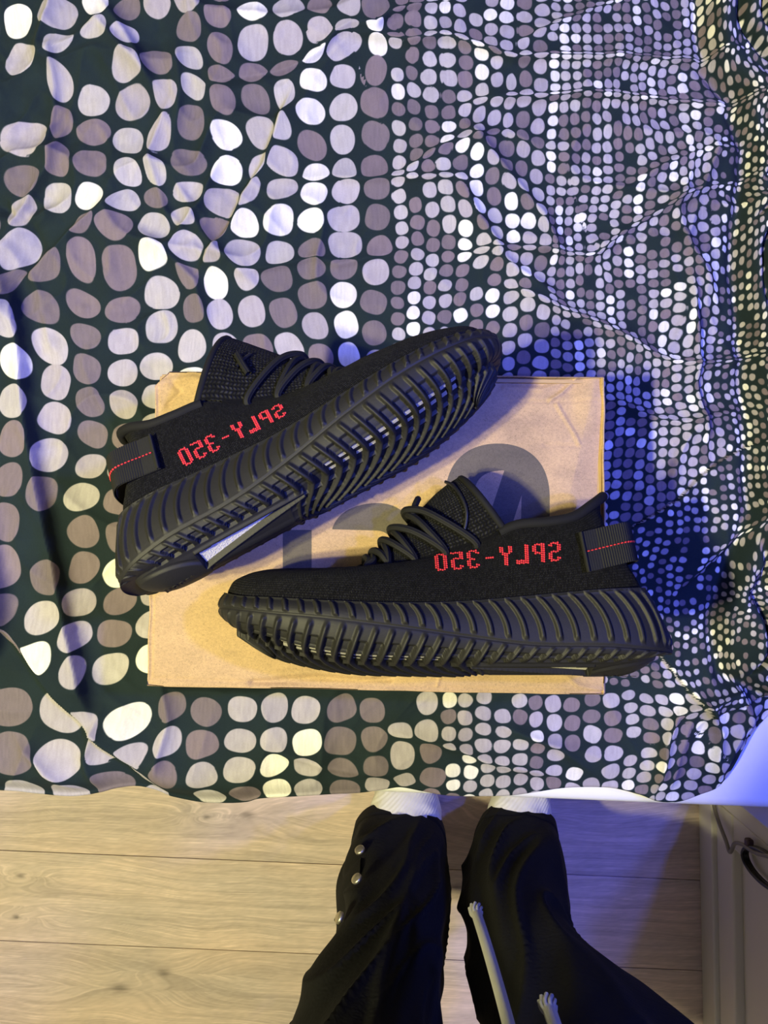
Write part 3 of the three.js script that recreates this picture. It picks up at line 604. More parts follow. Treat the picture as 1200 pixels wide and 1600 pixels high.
const M = {
  knit: new THREE.MeshPhysicalMaterial({ specularIntensity: 0.35, map: again(knitCol, K, K), bumpMap: again(knit, K, K), bumpScale: 0.0014, roughness: 0.95, side: THREE.DoubleSide, sheen: 0.06, sheenRoughness: 0.6, sheenColor: lin(0.2, 0.2, 0.22) }),
  rubber: new THREE.MeshPhysicalMaterial({ color: lin(0.0135, 0.013, 0.0133), roughness: 0.6, specularIntensity: 0.7, side: THREE.DoubleSide, bumpMap: again(texture(128, 128, (x, y) => { const v = 128 + 60 * noise2(x / 2, y / 2, 210) + 40 * noise2(x / 9, y / 9, 211); return [v, v, v]; }, false), 12, 4), bumpScale: 0.00008, clearcoat: 0.05, clearcoatRoughness: 0.5 }),
  lining: matt({ color: lin(0.009, 0.009, 0.010), roughness: 0.8 }),
  rib: matt({ color: lin(0.016, 0.016, 0.017), roughness: 0.85 }),
  lace: matt({ color: lin(0.012, 0.012, 0.013), roughness: 0.7, bumpMap: again(texture(64, 64, (x, y) => { const v = 128 + 100 * Math.sin(y / 64 * Math.PI * 12); return [v, v, v]; }, false), 1, 1), bumpScale: 0.0005 }),
  red: std({ color: lin(0.62, 0.028, 0.040), roughness: 0.8 }),
  foam: std({ color: lin(0.60, 0.57, 0.52), roughness: 0.85, bumpMap: again(texture(64, 64, (x, y) => { const v = 255 * hash2(x >> 1, y >> 1, 212); return [v, v, v]; }, false), 6, 2), bumpScale: 0.0003 }),
  webbing: matt({ color: lin(0.014, 0.014, 0.015), roughness: 0.75 }),
  cord: std({ color: lin(0.011, 0.011, 0.013), roughness: 0.45 }),
};
const SOLE_N = 1240;
function makeShoe(side, label, loose, size = 1) {
  const shoe = thing('sneaker', label, 'shoe', [0, 0, 0]);
  shoe.scale.setScalar(size);
  HOOD = { back: loose ? 0.385 : 0.335, tip: new THREE.CatmullRomCurve3(TIPS.map(([x, y], i) => new THREE.Vector3(x - (loose ? 0.0075 : 0.006) * i / 6, y + (loose ? 0 : 0.019) * Math.pow(i / 6, 2), 0)), false, 'centripetal') };
  const Z = (p) => [p[0], p[1], p[2] * side], flipUp = side > 0, flipDown = side < 0;
  { // sole: ribbed wall, seam, ribbed bevel and tread
    const rows = []; for (let i = 0; i < 30; i++) rows.push(i / 30); for (let i = 0; i < 28; i++) rows.push(1 + i / 28); for (let i = 0; i <= 46; i++) rows.push(2 + i / 46);
    const nv = rows.length - 1;
    const g = gridGeo(SOLE_N, nv, (i, j) => Z(soleAt(i / SOLE_N, rows[j])), (i, j) => [i / SOLE_N, rows[j] / 3], { flip: flipDown });
    mesh('rubber_sole', weldSeam(g, SOLE_N, nv), M.rubber, shoe);
    const inner = gridGeo(160, 6, (i, j) => { const s = i / 160, a = soleAt(s, 0), f = FOOT.frame(s), t = j / 6; return Z([lerp(a[0], clamp(f.x, 0.04, 0.27), t * t), a[1] - 0.0035 * Math.min(1, t * 6) - 0.006 * sstep(0.1, 0.4, t), lerp(a[2], 0, t * t)]); }, null, { flip: flipUp });
    mesh('insole', inner, M.lining, shoe);
    // pale foam seen through the outsole
    const list = [];
    for (let x = 0.060; x < 0.1385; x += 0.0014) {
      const t = (x - 0.058) / 0.082, hi = lerp(0.0205, 0.0225, t), lo = lerp(0.0045, 0.0215, Math.pow(t, 0.8)), t2 = Math.min(1, t + 0.0014 / 0.082), hi2 = lerp(0.0205, 0.0225, t2), lo2 = lerp(0.0045, 0.0215, Math.pow(t2, 0.8)), e = -0.0008;
      if (hi - lo < 0.001) break;
      list.push([[x, lo + e], [x + 0.00141, lo2 + e], [x + 0.00141, hi2 - e], [x, hi - e]]);
    }
    const quads = list.map((q) => { const bg = new THREE.BufferGeometry(), P = q.map(([x, z]) => Z([x, 0.0022 + 0.0082 * Math.pow(clamp(z / 0.0265), 1.6), z])), o = side > 0 ? [0, 1, 2, 0, 2, 3] : [0, 2, 1, 0, 3, 2]; bg.setAttribute('position', new THREE.Float32BufferAttribute(o.flatMap((k) => P[k]), 3)); bg.setAttribute('uv', new THREE.Float32BufferAttribute(o.flatMap((k) => [q[k][0] * 8, q[k][1] * 20]), 2)); bg.computeVertexNormals(); return bg; });
    mesh('foam_window', merge(quads), M.foam, shoe);
    for (let k = 13; k < 27; k++) for (const [T0, T1] of [[1.66, 1.82], [1.97, 2.06]]) {
      // small windows between the tread ribs
      for (const outer of [true, false]) {
        if (!outer && k % 2) continue;
        const half = 0.24, mk = (q) => { const l = (k + q) * 0.01045; return outer ? l / FOOT.len : 1 - l / FOOT.len; };
        const P = (q, T) => { const sh = T <= 2 ? 0.0085 * Math.sin((T - 1) * Math.PI / 2) : 0.0085 - 0.030 * Math.pow(T - 2, 1.6); const l = (k + q) * 0.01045 + sh; return Z(soleAt(outer ? l / FOOT.len : 1 - l / FOOT.len, T, -0.0016)); };
        const wn = gridGeo(2, 2, (i, j) => P(0.5 + lerp(-half, half, i / 2) * (outer ? 1 : -1), lerp(T0, T1, j / 2)), null, { flip: flipDown });
        if (FOOT.at(mk(0))[0] > 0.145 && FOOT.at(mk(0))[0] < 0.285) mesh('foam_window', wn, M.foam, shoe);
      }
    }
    const tg = new TextGeometry('boost', { font, size: 0.0062, depth: 0.0004, curveSegments: 4 });
    tg.computeBoundingBox(); tg.translate(-(tg.boundingBox.max.x) / 2, -0.0024, 0);
    const tm = mesh('lettering', tg, std({ color: lin(0.005, 0.005, 0.005), roughness: 0.6 }), shoe);
    tm.matrixAutoUpdate = true;
    tm.quaternion.setFromRotationMatrix(new THREE.Matrix4().makeBasis(new THREE.Vector3(side, 0, 0), new THREE.Vector3(0, 0, side), new THREE.Vector3(0, -1, 0)));
    tm.position.set(0.0375, groundY(0.0365) - 0.0014, 0.004 * side);
  }
  // knitted upper
  const NU = 420, NV = 44, U = [];
  const ug = gridGeo(NU, NV, (i, j) => {
    const p = upperAt(i / NU, j / NV), f = FOOT.frame(i / NU), w = 0.0005 * fbm(i / 9, j / 4, 220, 3) + (j < 3 ? -0.0006 * (3 - j) / 3 : 0);
    const q = [p[0] + f.nx * w, p[1] + w * 0.5, p[2] + f.nz * w]; U.push(q); return Z(q);
  }, (i, j) => [i / NU * FOOT.len, j / NV * 0.062], { flip: flipUp });
  mesh('upper', weldSeam(ug, NU, NV), M.knit, shoe);
  const lg = gridGeo(200, 12, (i, j) => {
    const s = i / 200, t = j / 12, a = upperAt(s, 1 - t * 0.96), f = FOOT.frame(s), k = 0.0032 * Math.min(1, t * 8);
    const c = FOOT.part(s), inx = -f.nx * k * (1 - sstep(0.4, 0.7, c)), inz = -f.nz * k;
    return Z([a[0] + inx, a[1] - k * sstep(0.4, 0.7, c) * 0.9, a[2] + inz]);
  }, null, { flip: flipDown });
  mesh('lining', weldSeam(lg, 200, 12), M.lining, shoe);
  { // padded collar edge, from one side of the ankle round the heel to the other
    const P = []; for (let i = -30; i <= 30; i++) { const s = i / 30 * (HOOD.back + 0.012) * 0.5, o = openingAt(((s % 1) + 1) % 1), f = FOOT.frame(s); P.push(Z([o[0] - f.nx * 0.001, o[1] - 0.0008, o[2] - f.nz * 0.001])); }
    mesh('collar_binding', tube(P, 0.0036, 120, 12), M.lining, shoe);
    const Q = []; for (let i = 0; i <= 40; i++) { const s = lerp(0.2, 1 - 0.2, i / 40), o = openingAt(s); Q.push(Z([o[0], o[1] - 0.0004, o[2]])); }
    mesh('throat_edge', tube(Q, 0.0016, 90, 8), M.knit, shoe);
  }
  { // tongue with bound edge
    const tw = 0;
    const bend = (p) => [p[0], p[1], p[2] + tw * sstep(0.09, 0.13, p[1])];
    const nu = 40, nv = 44, T = (c, h, o) => Z(bend(tongueAt(c, h, o)));
    const g1 = gridGeo(nu, nv, (i, j) => T(i / nu * 2 - 1, j / nv, 0.0022 + 0.0004 * fbm(i / 4, j / 4, 230, 2)), (i, j) => [i / nu * 0.06, j / nv * 0.1], { flip: side < 0 });
    const g2 = gridGeo(nu, nv, (i, j) => T(i / nu * 2 - 1, j / nv, -0.0018), (i, j) => [i / nu * 0.06, j / nv * 0.1], { flip: side > 0 });
    const tong = mesh('tongue', merge([g1, g2]), M.knit, shoe);
    const E = []; for (let i = 0; i <= 40; i++) E.push(T(lerp(-1, 1, i / 40), 1, 0.0002));
    mesh('edge_binding', tube(E, 0.0027, 140, 10), M.lining, tong);
    const cordPts = loose ? [[0.06, 0.86], [0.3, 0.89], [0.52, 0.90], [0.70, 0.89], [0.82, 0.86], [0.92, 0.82]] : [[0.72, 0.86], [0.62, 0.83], [0.52, 0.80]];
    mesh('tongue_cord', tube(cordPts.map(([c, h]) => T(c, h, 0.0042)), 0.0013, 50, 8), M.cord, tong);
  }
  { // laces: arcs over the tongue from eyelet to eyelet
    const eye = [0.465, 0.555, 0.645, 0.735, 0.825, 0.90], lp = [];
    const edge = (p, sg) => { const s = sg > 0 ? p * FOOT.toe : 1 - p * (1 - FOOT.toe), q = upperAt(s, 0.94), f = FOOT.frame(s); return [q[0] + f.nx * 0.001, q[1] + 0.0005, q[2] + f.nz * 0.001]; };
    const sink = (q) => [q[0], q[1] - 0.004, q[2] * 0.86];
    for (let k = 0; k < 5; k++) for (const turn of k < 4 ? [1, -1] : [1]) {
      // from an eyelet over the tongue to the next eyelet on the other side
      const ka = turn > 0 ? k : k + 1, kb = turn > 0 ? k + 1 : k, a = edge(eye[ka], 1), b = edge(eye[kb], -1), ha = (0.985 - eye[ka]) / (0.985 - HOOD.back), hb = (0.985 - eye[kb]) / (0.985 - HOOD.back);
      const lift = (loose ? 0.0062 : 0.0040) * (turn > 0 ? 1 : 0.35) * (1 - 0.1 * k), mid = (ha + hb) / 2 * (0.72 - 0.03 * k), P = [sink(a), a];
      for (const c of [0.72, 0.45, 0.15, -0.15, -0.45, -0.72]) { const g = Math.pow(Math.abs(c), 1.4), h = lerp(mid, c > 0 ? ha : hb, g); P.push(tongueAt(c, h, 0.0042 + lift * Math.pow(1 - c * c, 0.8))); }
      P.push(b, sink(b)); lp.push(P);
    }
    for (const P of lp) { const g = tube(P.map(Z), 0.0026, 72, 12); mesh('lace', g, M.lace, shoe); }
    const T0 = (c, h, o) => tongueAt(c, h, o), knot = loose ? [T0(0.35, 0.60, 0.006), T0(0.2, 0.63, 0.008), T0(0.05, 0.66, 0.0085), T0(-0.1, 0.68, 0.010)] : [T0(0.80, 0.80, 0.006), T0(0.70, 0.84, 0.007), T0(0.60, 0.87, 0.006)];
    mesh('lace', tube(knot.map(Z), 0.0024, 30, 10), M.lace, shoe);
  }
  { // heel pull tab: ribbed webbing loop with a red stitched line
    const path = new THREE.CatmullRomCurve3([[0.0660, 0.0345], [0.0560, 0.0322], [0.0440, 0.0300], [0.0335, 0.0262], [0.0268, 0.0160], [0.0245, 0], [0.0268, -0.0150], [0.0320, -0.0245], [0.0440, -0.0285], [0.0560, -0.0310], [0.0660, -0.0330]].map(([x, z]) => new THREE.Vector3(x, 0, z)), false, 'centripetal');
    const H = 0.0265, mid = 0.0845, yAt = (x) => mid - 0.003 + 0.26 * (0.058 - x);
    const n = 420, m = 16;
    const surf = (i, j, off) => { const t = i / n, p = path.getPointAt(clamp(t)), q = path.getTangentAt(clamp(t)); const nx = q.z, nz = -q.x; const h = (j / m - 0.5) * H, o = off; return [p.x + nx * o + 0.16 * h, yAt(p.x) + h, p.z + nz * o]; };
    const outer = (off) => gridGeo(n, m, (i, j) => { const c = Math.abs(j / m - 0.5) < 0.07 ? 0.0002 : 0; const rib = 0.0007 * Math.max(0, Math.sin(i * 1.05)) * (i > 40 && i < n - 40 ? 1 : 0.2); return Z(surf(i, j, off > 0 ? off + rib - c : off)); }, null, { flip: (off > 0) === (side > 0) });
    const tab = mesh('pull_tab', merge([outer(0.0007), outer(-0.0004)]), M.webbing, shoe);
    const ends = [];
    for (let i = 10; i < n - 8; i += 9.2) {
      const a = surf(i, m / 2, 0.0013), b = surf(i + 6.0, m / 2, 0.0013), g = new THREE.SphereGeometry(1, 8, 6);
      const d = new THREE.Vector3(b[0] - a[0], b[1] - a[1], (b[2] - a[2])), L = d.length();
      g.scale(L * 0.62, 0.00075, 0.0005);
      g.applyQuaternion(new THREE.Quaternion().setFromUnitVectors(new THREE.Vector3(1, 0, 0), new THREE.Vector3(d.x, d.y, d.z * side).normalize()));
      const c = Z([(a[0] + b[0]) / 2, (a[1] + b[1]) / 2, (a[2] + b[2]) / 2]); g.translate(...c); ends.push(g);
    }
    const st = mesh('red_stitching', merge(ends), M.red, tab); st.userData.label = 'red dashed stitching along the middle';
    const bar = []; for (let j = 0; j <= 8; j++) bar.push(Z(surf(3, j * 2, 0.0014)));
    mesh('seam', tube(bar, 0.0009, 20, 8), M.rib, tab);
  }
  { // red knitted lettering, running backwards
    const near = (x, y) => {
      let best = 1e9, bi = 0;
      for (let j = 1; j < NV; j++) for (let i = 4; i < NU * FOOT.toe * 0.75; i++) { const q = U[j * (NU + 1) + i], d = (q[0] - x) ** 2 + (q[1] - y) ** 2; if (d < best) { best = d; bi = j * (NU + 1) + i; } }
      const a = U[bi], b = U[bi + 1], c = U[bi + NU + 1], n = new THREE.Vector3().crossVectors(new THREE.Vector3(b[0] - a[0], b[1] - a[1], b[2] - a[2]), new THREE.Vector3(c[0] - a[0], c[1] - a[1], c[2] - a[2])).normalize();
      return { z: a[2] - (n.x * (x - a[0]) + n.y * (y - a[1])) / n.z, n };
    };
    const cw = side > 0 ? 0.00132 : 0.00142, ch = 0.00142, adv = side > 0 ? 0.0099 : 0.0107, parts = [];
    [...'SPLY-350'].forEach((chr, k) => GLYPH[chr].split(' ').forEach((line, r) => [...line].forEach((bit, c) => {
      if (bit !== '#') return;
      const run = k * adv + c * cw, x = side > 0 ? 0.1545 - run : 0.0806 + run, y0 = lerp(side > 0 ? 0.0725 : 0.0745, 0.0672, (x - 0.081) / 0.08) - (side > 0 ? 0.0115 : 0), y = y0 + (8 - r) * ch + (chr === '-' ? 0 : (c % 2) * 0.0004);
      const q = near(x, y), g = new THREE.SphereGeometry(1, 6, 4);
      g.scale(0.00080, 0.00076, 0.00055);
      g.applyQuaternion(new THREE.Quaternion().setFromUnitVectors(new THREE.Vector3(0, 0, 1), new THREE.Vector3(q.n.x, q.n.y, q.n.z * side).normalize()));
      g.translate(x + q.n.x * 0.0004, y + q.n.y * 0.0004, (q.z + q.n.z * 0.0004) * side); parts.push(g);
    })));
    const t = mesh('lettering', merge(parts), M.red, shoe); t.userData.label = 'red knitted lettering reading SPLY-350 backwards';
  }
  return shoe;
}
// lay a shoe on its inner side: toe direction on the bed, roll of the sole towards the eye, lift of the toe; local point ref goes to x, z
function lay(shoe, side, heading, roll, lift, ref, x, z, top) {
  const s = Math.sin(heading), c = Math.cos(heading), Y = new THREE.Vector3(0, 1, 0);
  let ex = new THREE.Vector3(c, 0, s), ey = side > 0 ? new THREE.Vector3(s, 0, -c) : new THREE.Vector3(-s, 0, c), lat = Y.clone();
  const e2 = ey.clone().multiplyScalar(Math.cos(roll)).addScaledVector(lat, -Math.sin(roll)); lat = lat.multiplyScalar(Math.cos(roll)).addScaledVector(ey, Math.sin(roll)); ey = e2;
  const x2 = ex.clone().multiplyScalar(Math.cos(lift)).addScaledVector(lat, Math.sin(lift)); lat = lat.multiplyScalar(Math.cos(lift)).addScaledVector(ex, -Math.sin(lift)); ex = x2;
  shoe.quaternion.setFromRotationMatrix(new THREE.Matrix4().makeBasis(ex, ey, lat.clone().multiplyScalar(side)));
  const r = new THREE.Vector3(...ref).multiplyScalar(shoe.scale.x); r.z *= side; r.applyQuaternion(shoe.quaternion);
  shoe.position.set(x - r.x, 0, z - r.z); shoe.updateMatrixWorld(true);
  let low = 1e9; const v = new THREE.Vector3();
  shoe.traverse((o) => { if (!o.isMesh) return; const p = o.geometry.attributes.position; for (let i = 0; i < p.count; i += 3) { v.fromBufferAttribute(p, i).applyMatrix4(o.matrixWorld); if (v.x > -0.172 && v.x < 0.166 && v.z > -0.1 && v.z < 0.135) low = Math.min(low, v.y); } });
  shoe.position.y = top - low + 0.0004; shoe.updateMatrixWorld(true);
}
const DEG = Math.PI / 180;
const upperShoe = makeShoe(1, 'black knit sneaker at upper left, toe up to the right, ribbed sole tilted into view', false, 0.97);
lay(upperShoe, 1, -30 * DEG, 21 * DEG, -3 * DEG, [0.156, 0.05, 0], wx(477, 0.735), wz(693, 0.735), BOX_TOP);
const lowerShoe = makeShoe(-1, 'black knit sneaker nearest the box front, toe pointing left, heel past the box edge', true);
lay(lowerShoe, -1, 180.3 * DEG, 11 * DEG, 0, [0.156, 0.05, 0], wx(692, 0.73), wz(938, 0.73), BOX_TOP);
// ------------------------------------------------------------------ white cabinet on the right, with its cables
{
  const white = std({ color: lin(0.66, 0.62, 0.56), roughness: 0.55, bumpMap: texture(128, 128, (x, y) => { const v = 128 + 50 * noise2(x / 5, y / 5, 301); return [v, v, v]; }, false), bumpScale: 0.0001 });
  const Z0 = 0.432, LEN = 0.95, H = 0.73, DEEP = 0.42;
  const cab = thing('cabinet', 'white painted cabinet with stepped mouldings along its base, beside the bed', 'cabinet', [0.5165, 0, Z0]);
  cab.rotation.y = 0.02;
  const part = (name, x0, x1, y0, y1, z0, z1, r = 0.0012) => { const b = mesh(name, new RoundedBoxGeometry(x1 - x0, y1 - y0, z1 - z0, 2, r), white, cab); b.position.set((x0 + x1) / 2, (y0 + y1) / 2, (z0 + z1) / 2); return b; };
  part('plinth', 0, DEEP, 0, 0.050, 0, LEN, 0.003);
  part('moulding', 0.0075, DEEP, 0.0495, 0.106, 0.026, LEN, 0.004);
  part('stile', 0.0075, DEEP, 0.0495, H, 0, 0.0245, 0.002);
  part('rail', 0.0095, 0.03, 0.105, H, 0.026, 0.077, 0.003);
  part('panel', 0.0215, 0.04, 0.105, H - 0.02, 0.076, LEN - 0.02, 0.002);
  part('rail', 0.0095, 0.03, 0.60, H, 0.076, LEN, 0.003);
  part('carcass', 0.038, DEEP, 0.05, H - 0.002, 0.004, LEN - 0.004, 0.003);
  part('top_board', -0.002, DEEP + 0.004, H - 0.001, H + 0.022, -0.002, LEN + 0.006, 0.004);
  const grey = std({ color: lin(0.20, 0.18, 0.17), roughness: 0.5 }), black = std({ color: lin(0.008, 0.008, 0.009), roughness: 0.45 });
  tag(mesh('cable', tube([[0.5165, 0.060, 0.4400], [0.5165, 0.062, 0.458], [0.5165, 0.080, 0.478], [0.5145, 0.112, 0.497], [0.5135, 0.124, 0.505], [0.5130, 0.131, 0.500], [0.5135, 0.140, 0.486], [0.5130, 0.165, 0.476], [0.5135, 0.20, 0.472], [0.5145, 0.25, 0.458], [0.5170, 0.33, 0.450]], 0.0029, 120, 12), grey), 'thin grey cable hooked across the white cabinet face beside the bed', 'cable');
  const ring = []; for (let i = 0; i < 60; i++) { const a = i / 60 * Math.PI * 6; ring.push([0.5215 - 0.0022 * (i / 20) + 0.0012 * Math.sin(a * 0.7), 0.225 + 0.063 * Math.cos(a), 0.484 + 0.022 * Math.sin(a) - 0.0 + 0.06 * Math.cos(a) * -0.12]); }
  tag(mesh('cable', tube(ring, 0.0026, 260, 10), black), 'black cable coiled in a loop, hanging on the white cabinet face', 'cable');
  const cap = mesh('cable_clip', new RoundedBoxGeometry(0.010, 0.012, 0.012, 3, 0.003), std({ color: lin(0.06, 0.03, 0.03), roughness: 0.6 }));
  cap.position.set(0.5165, 0.1785, 0.468); tag(cap, 'small dark clip holding the cables against the white cabinet', 'clip');
}
// ------------------------------------------------------------------ the photographer, standing at the foot of the bed
{
  const person = thing('person', 'person standing at the foot of the bed in black snap-button joggers and white socks', 'person', [0.09, 0, 0.5]);
  const O = [0.09, 0, 0.5];
  const skin = std({ color: lin(0.42, 0.27, 0.20), roughness: 0.6 });
  const smin = (a, b, k) => { const h = clamp(0.5 + 0.5 * (b - a) / k); return lerp(b, a, h) - k * h * (1 - h); };
  const capsule = (p, [a, b, ra, rb]) => { const bx = b[0] - a[0], by = b[1] - a[1], bz = b[2] - a[2], t = clamp(((p[0] - a[0]) * bx + (p[1] - a[1]) * by + (p[2] - a[2]) * bz) / (bx * bx + by * by + bz * bz + 1e-9)), dx = p[0] - a[0] - t * bx, dy = p[1] - a[1] - t * by, dz = p[2] - a[2] - t * bz; return Math.sqrt(dx * dx + dy * dy + dz * dz) - lerp(ra, rb, t); };
  const ball = (p, c, r) => { const q = Math.hypot((p[0] - c[0]) / r[0], (p[1] - c[1]) / r[1], (p[2] - c[2]) / r[2]); return (q - 1) * Math.min(...r); };
  // surface of a field in a cube of half side s round c
  function blob(field, c, s, n) {
    const mc = new MarchingCubes(n, skin, false, false, 400000);
    mc.isolation = 0;
    for (let k = 0; k < n; k++) for (let j = 0; j < n; j++) for (let i = 0; i < n; i++) mc.field[k * n * n + j * n + i] = -field([c[0] + s * (i - n / 2) / (n / 2), c[1] + s * (j - n / 2) / (n / 2), c[2] + s * (k - n / 2) / (n / 2)]);
    mc.update();
    const m = mc.count, pos = new Float32Array(m * 3), nor = new Float32Array(m * 3), uv = new Float32Array(m * 2);
    for (let i = 0; i < m * 3; i++) { pos[i] = mc.positionArray[i] * s + c[i % 3] - O[i % 3]; nor[i] = mc.normalArray[i]; }
    for (let i = 0; i < m; i++) { uv[2 * i] = pos[3 * i] + pos[3 * i + 2]; uv[2 * i + 1] = pos[3 * i + 1]; }
    const g = new THREE.BufferGeometry();
    g.setAttribute('position', new THREE.BufferAttribute(pos, 3)); g.setAttribute('normal', new THREE.BufferAttribute(nor, 3)); g.setAttribute('uv', new THREE.BufferAttribute(uv, 2));
    return g;
  }
  const SH = [[-0.10, 1.37, 0.40], [0.28, 1.37, 0.37]], EL = [[-0.150, 1.120, 0.410], [0.340, 1.195, 0.050]], WR = [[-0.100, 1.238, 0.195], [0.135, 1.240, 0.085]], HA = [[-0.066, 1.255, 0.125], [0.060, 1.255, 0.085]];
  const HEAD = [0.06, 1.60, 0.27];
  const torso = (p, r = 0) => { let d = smin(ball(p, [0.09, 0.98, 0.535], [0.165 + r, 0.17 + r, 0.115 + r]), ball(p, [0.09, 1.20, 0.475], [0.165 + r, 0.24 + r, 0.112 + r]), 0.08); d = smin(d, capsule(p, [[-0.06, 1.36, 0.40], [0.24, 1.36, 0.385], 0.068 + r, 0.068 + r]), 0.06); return d; };
  const arms = (p, r = 0) => { let d = 1e9; for (let k = 0; k < 2; k++) { d = Math.min(d, smin(capsule(p, [SH[k], EL[k], 0.050 + r, 0.041 + r]), capsule(p, [EL[k], WR[k], 0.042 + r, 0.027 + r]), 0.02)); } return d; };
  const face = (p) => {
    // tilted down towards the phone
    const dy = p[1] - HEAD[1], dz = p[2] - HEAD[2], L = [p[0] - HEAD[0], 0.77 * dy - 0.64 * dz, -0.64 * dy - 0.77 * dz];   // x, up along the skull, forward
    let d = smin(ball(L, [0, 0.02, -0.01], [0.077, 0.105, 0.095]), ball(L, [0, -0.055, 0.025], [0.055, 0.072, 0.065]), 0.03);
    d = smin(d, capsule(L, [[0, 0.005, 0.086], [0, -0.028, 0.108], 0.008, 0.012]), 0.012);           // nose
    for (const s of [-1, 1]) { d = smin(d, ball(L, [s * 0.077, -0.005, -0.008], [0.010, 0.030, 0.018]), 0.008); d = smin(d, ball(L, [s * 0.031, 0.022, 0.076], [0.020, 0.007, 0.008]), 0.014); d = Math.max(d, -ball(L, [s * 0.031, 0.006, 0.092], [0.013, 0.008, 0.008])); d = smin(d, ball(L, [s * 0.031, 0.005, 0.078], [0.011, 0.009, 0.011]), 0.003); }
    d = smin(d, ball(L, [0, -0.058, 0.090], [0.021, 0.006, 0.006]), 0.006); d = smin(d, ball(L, [0, -0.070, 0.088], [0.018, 0.006, 0.006]), 0.006);
    return { d, L };
  };
  const neck = (p) => capsule(p, [[0.087, 1.36, 0.40], [0.065, 1.53, 0.30], 0.058, 0.052]);
  const legs = (p) => Math.min(smin(capsule(p, [[0.00, 0.90, 0.53], [-0.012, 0.50, 0.51], 0.055, 0.035]), capsule(p, [[-0.012, 0.50, 0.51], [0.03, 0.10, 0.50], 0.034, 0.030]), 0.03), smin(capsule(p, [[0.18, 0.90, 0.53], [0.160, 0.50, 0.51], 0.055, 0.035]), capsule(p, [[0.160, 0.50, 0.51], [0.205, 0.10, 0.50], 0.034, 0.030]), 0.03));
  const bodyG = blob((p) => { let d = smin(torso(p), arms(p), 0.03); d = smin(d, neck(p), 0.03); d = smin(d, legs(p), 0.04); if (p[1] > 1.38) d = smin(d, face(p).d, 0.02); return d; }, [0.09, 0.88, 0.40], 0.92, 128);
  const headG = blob((p) => smin(face(p).d, neck(p), 0.03), [0.06, 1.585, 0.28], 0.17, 84);
  const finger = (pts, r) => pts.slice(1).map((q, i) => [pts[i], q, r * (1 - 0.08 * i), r * (1 - 0.08 * (i + 1))]);
  function handG(s, k) {
    // palm beside the phone, fingers curled under it, thumb on top of its edge
    const c = HA[k], P = (x, y, z) => [c[0] + s * x, c[1] + y, c[2] + z], b = [];
    b.push([WR[k], P(-0.004, -0.004, 0.01), 0.026, 0.024], [P(0, 0, 0.02), P(0.006, -0.001, -0.022), 0.020, 0.017], [P(-0.004, -0.006, 0.02), P(0.002, -0.010, -0.020), 0.020, 0.016]);
    [[-0.030, 0.000], [-0.012, 0.003], [0.006, 0.000], [0.022, -0.004]].forEach(([z, e], i) => b.push(...finger([P(0.006, -0.006, z), P(0.026, -0.012 - 0.001 * i, z - 0.006), P(0.046 + e, -0.010, z - 0.009), P(0.060 + e, -0.0035, z - 0.009)], 0.0082 - 0.0005 * (i === 3))));
    b.push(...finger([P(-0.004, 0.012, 0.024), P(0.008, 0.030, 0.006), P(0.022, 0.036, -0.018), P(0.034, 0.0335, -0.036)], 0.0095));
    return blob((p) => b.reduce((d, q, i) => smin(d, capsule(p, q), i < 3 ? 0.012 : 0.0035), 1e9), [c[0] + s * 0.01, c[1], c[2] + 0.02], 0.105, 66);
  }
  mesh('body', merge([bodyG, headG, handG(1, 0), handG(-1, 1)]), skin, person);
  const hairM = std({ color: lin(0.02, 0.014, 0.010), roughness: 0.7 });
  mesh('hair', blob((p) => { const { L } = face(p); const w = 0.003 * noise2(L[0] * 90, L[1] * 60, 330); return Math.max(ball(L, [0, 0.026, -0.014], [0.085 + w, 0.112 + w, 0.101 + w]), L[2] * 0.8 - L[1] * 0.75 - 0.016, -0.055 - L[1]); }, [0.06, 1.62, 0.30], 0.17, 64), hairM, person);
  // sweatshirt
  const cloth_ = (o) => new THREE.MeshPhysicalMaterial({ specularIntensity: 0.35, side: THREE.DoubleSide, ...o }), jersey = cloth_({ color: lin(0.012, 0.012, 0.013), roughness: 0.95 });
  mesh('sweatshirt', blob((p) => { const w = 0.006 * fbm(p[0] * 12, p[1] * 14 + p[2] * 9, 340, 2); let d = smin(torso(p, 0.018), arms(p, 0.013), 0.04) + w; d = Math.max(d, 0.90 - p[1], -capsule(p, [[0.085, 1.40, 0.385], [0.06, 1.55, 0.29], 0.062, 0.062])); for (let k = 0; k < 2; k++) d = Math.max(d, 0.035 - Math.hypot(p[0] - WR[k][0], p[1] - WR[k][1], p[2] - WR[k][2] + 0.02)); return d; }, [0.09, 1.17, 0.35], 0.40, 100), jersey, person);
  // joggers: two legs and the seat
  const fleece = texture(256, 256, (x, y) => { const v = 128 + 60 * noise2(x / 2, y / 2, 350) + 40 * noise2(x / 7, y / 3, 351); return [v, v, v]; }, false);
  const black = cloth_({ color: lin(0.0098, 0.0096, 0.0095), roughness: 0.96, bumpMap: again(fleece, 4, 4), bumpScale: 0.0005 });
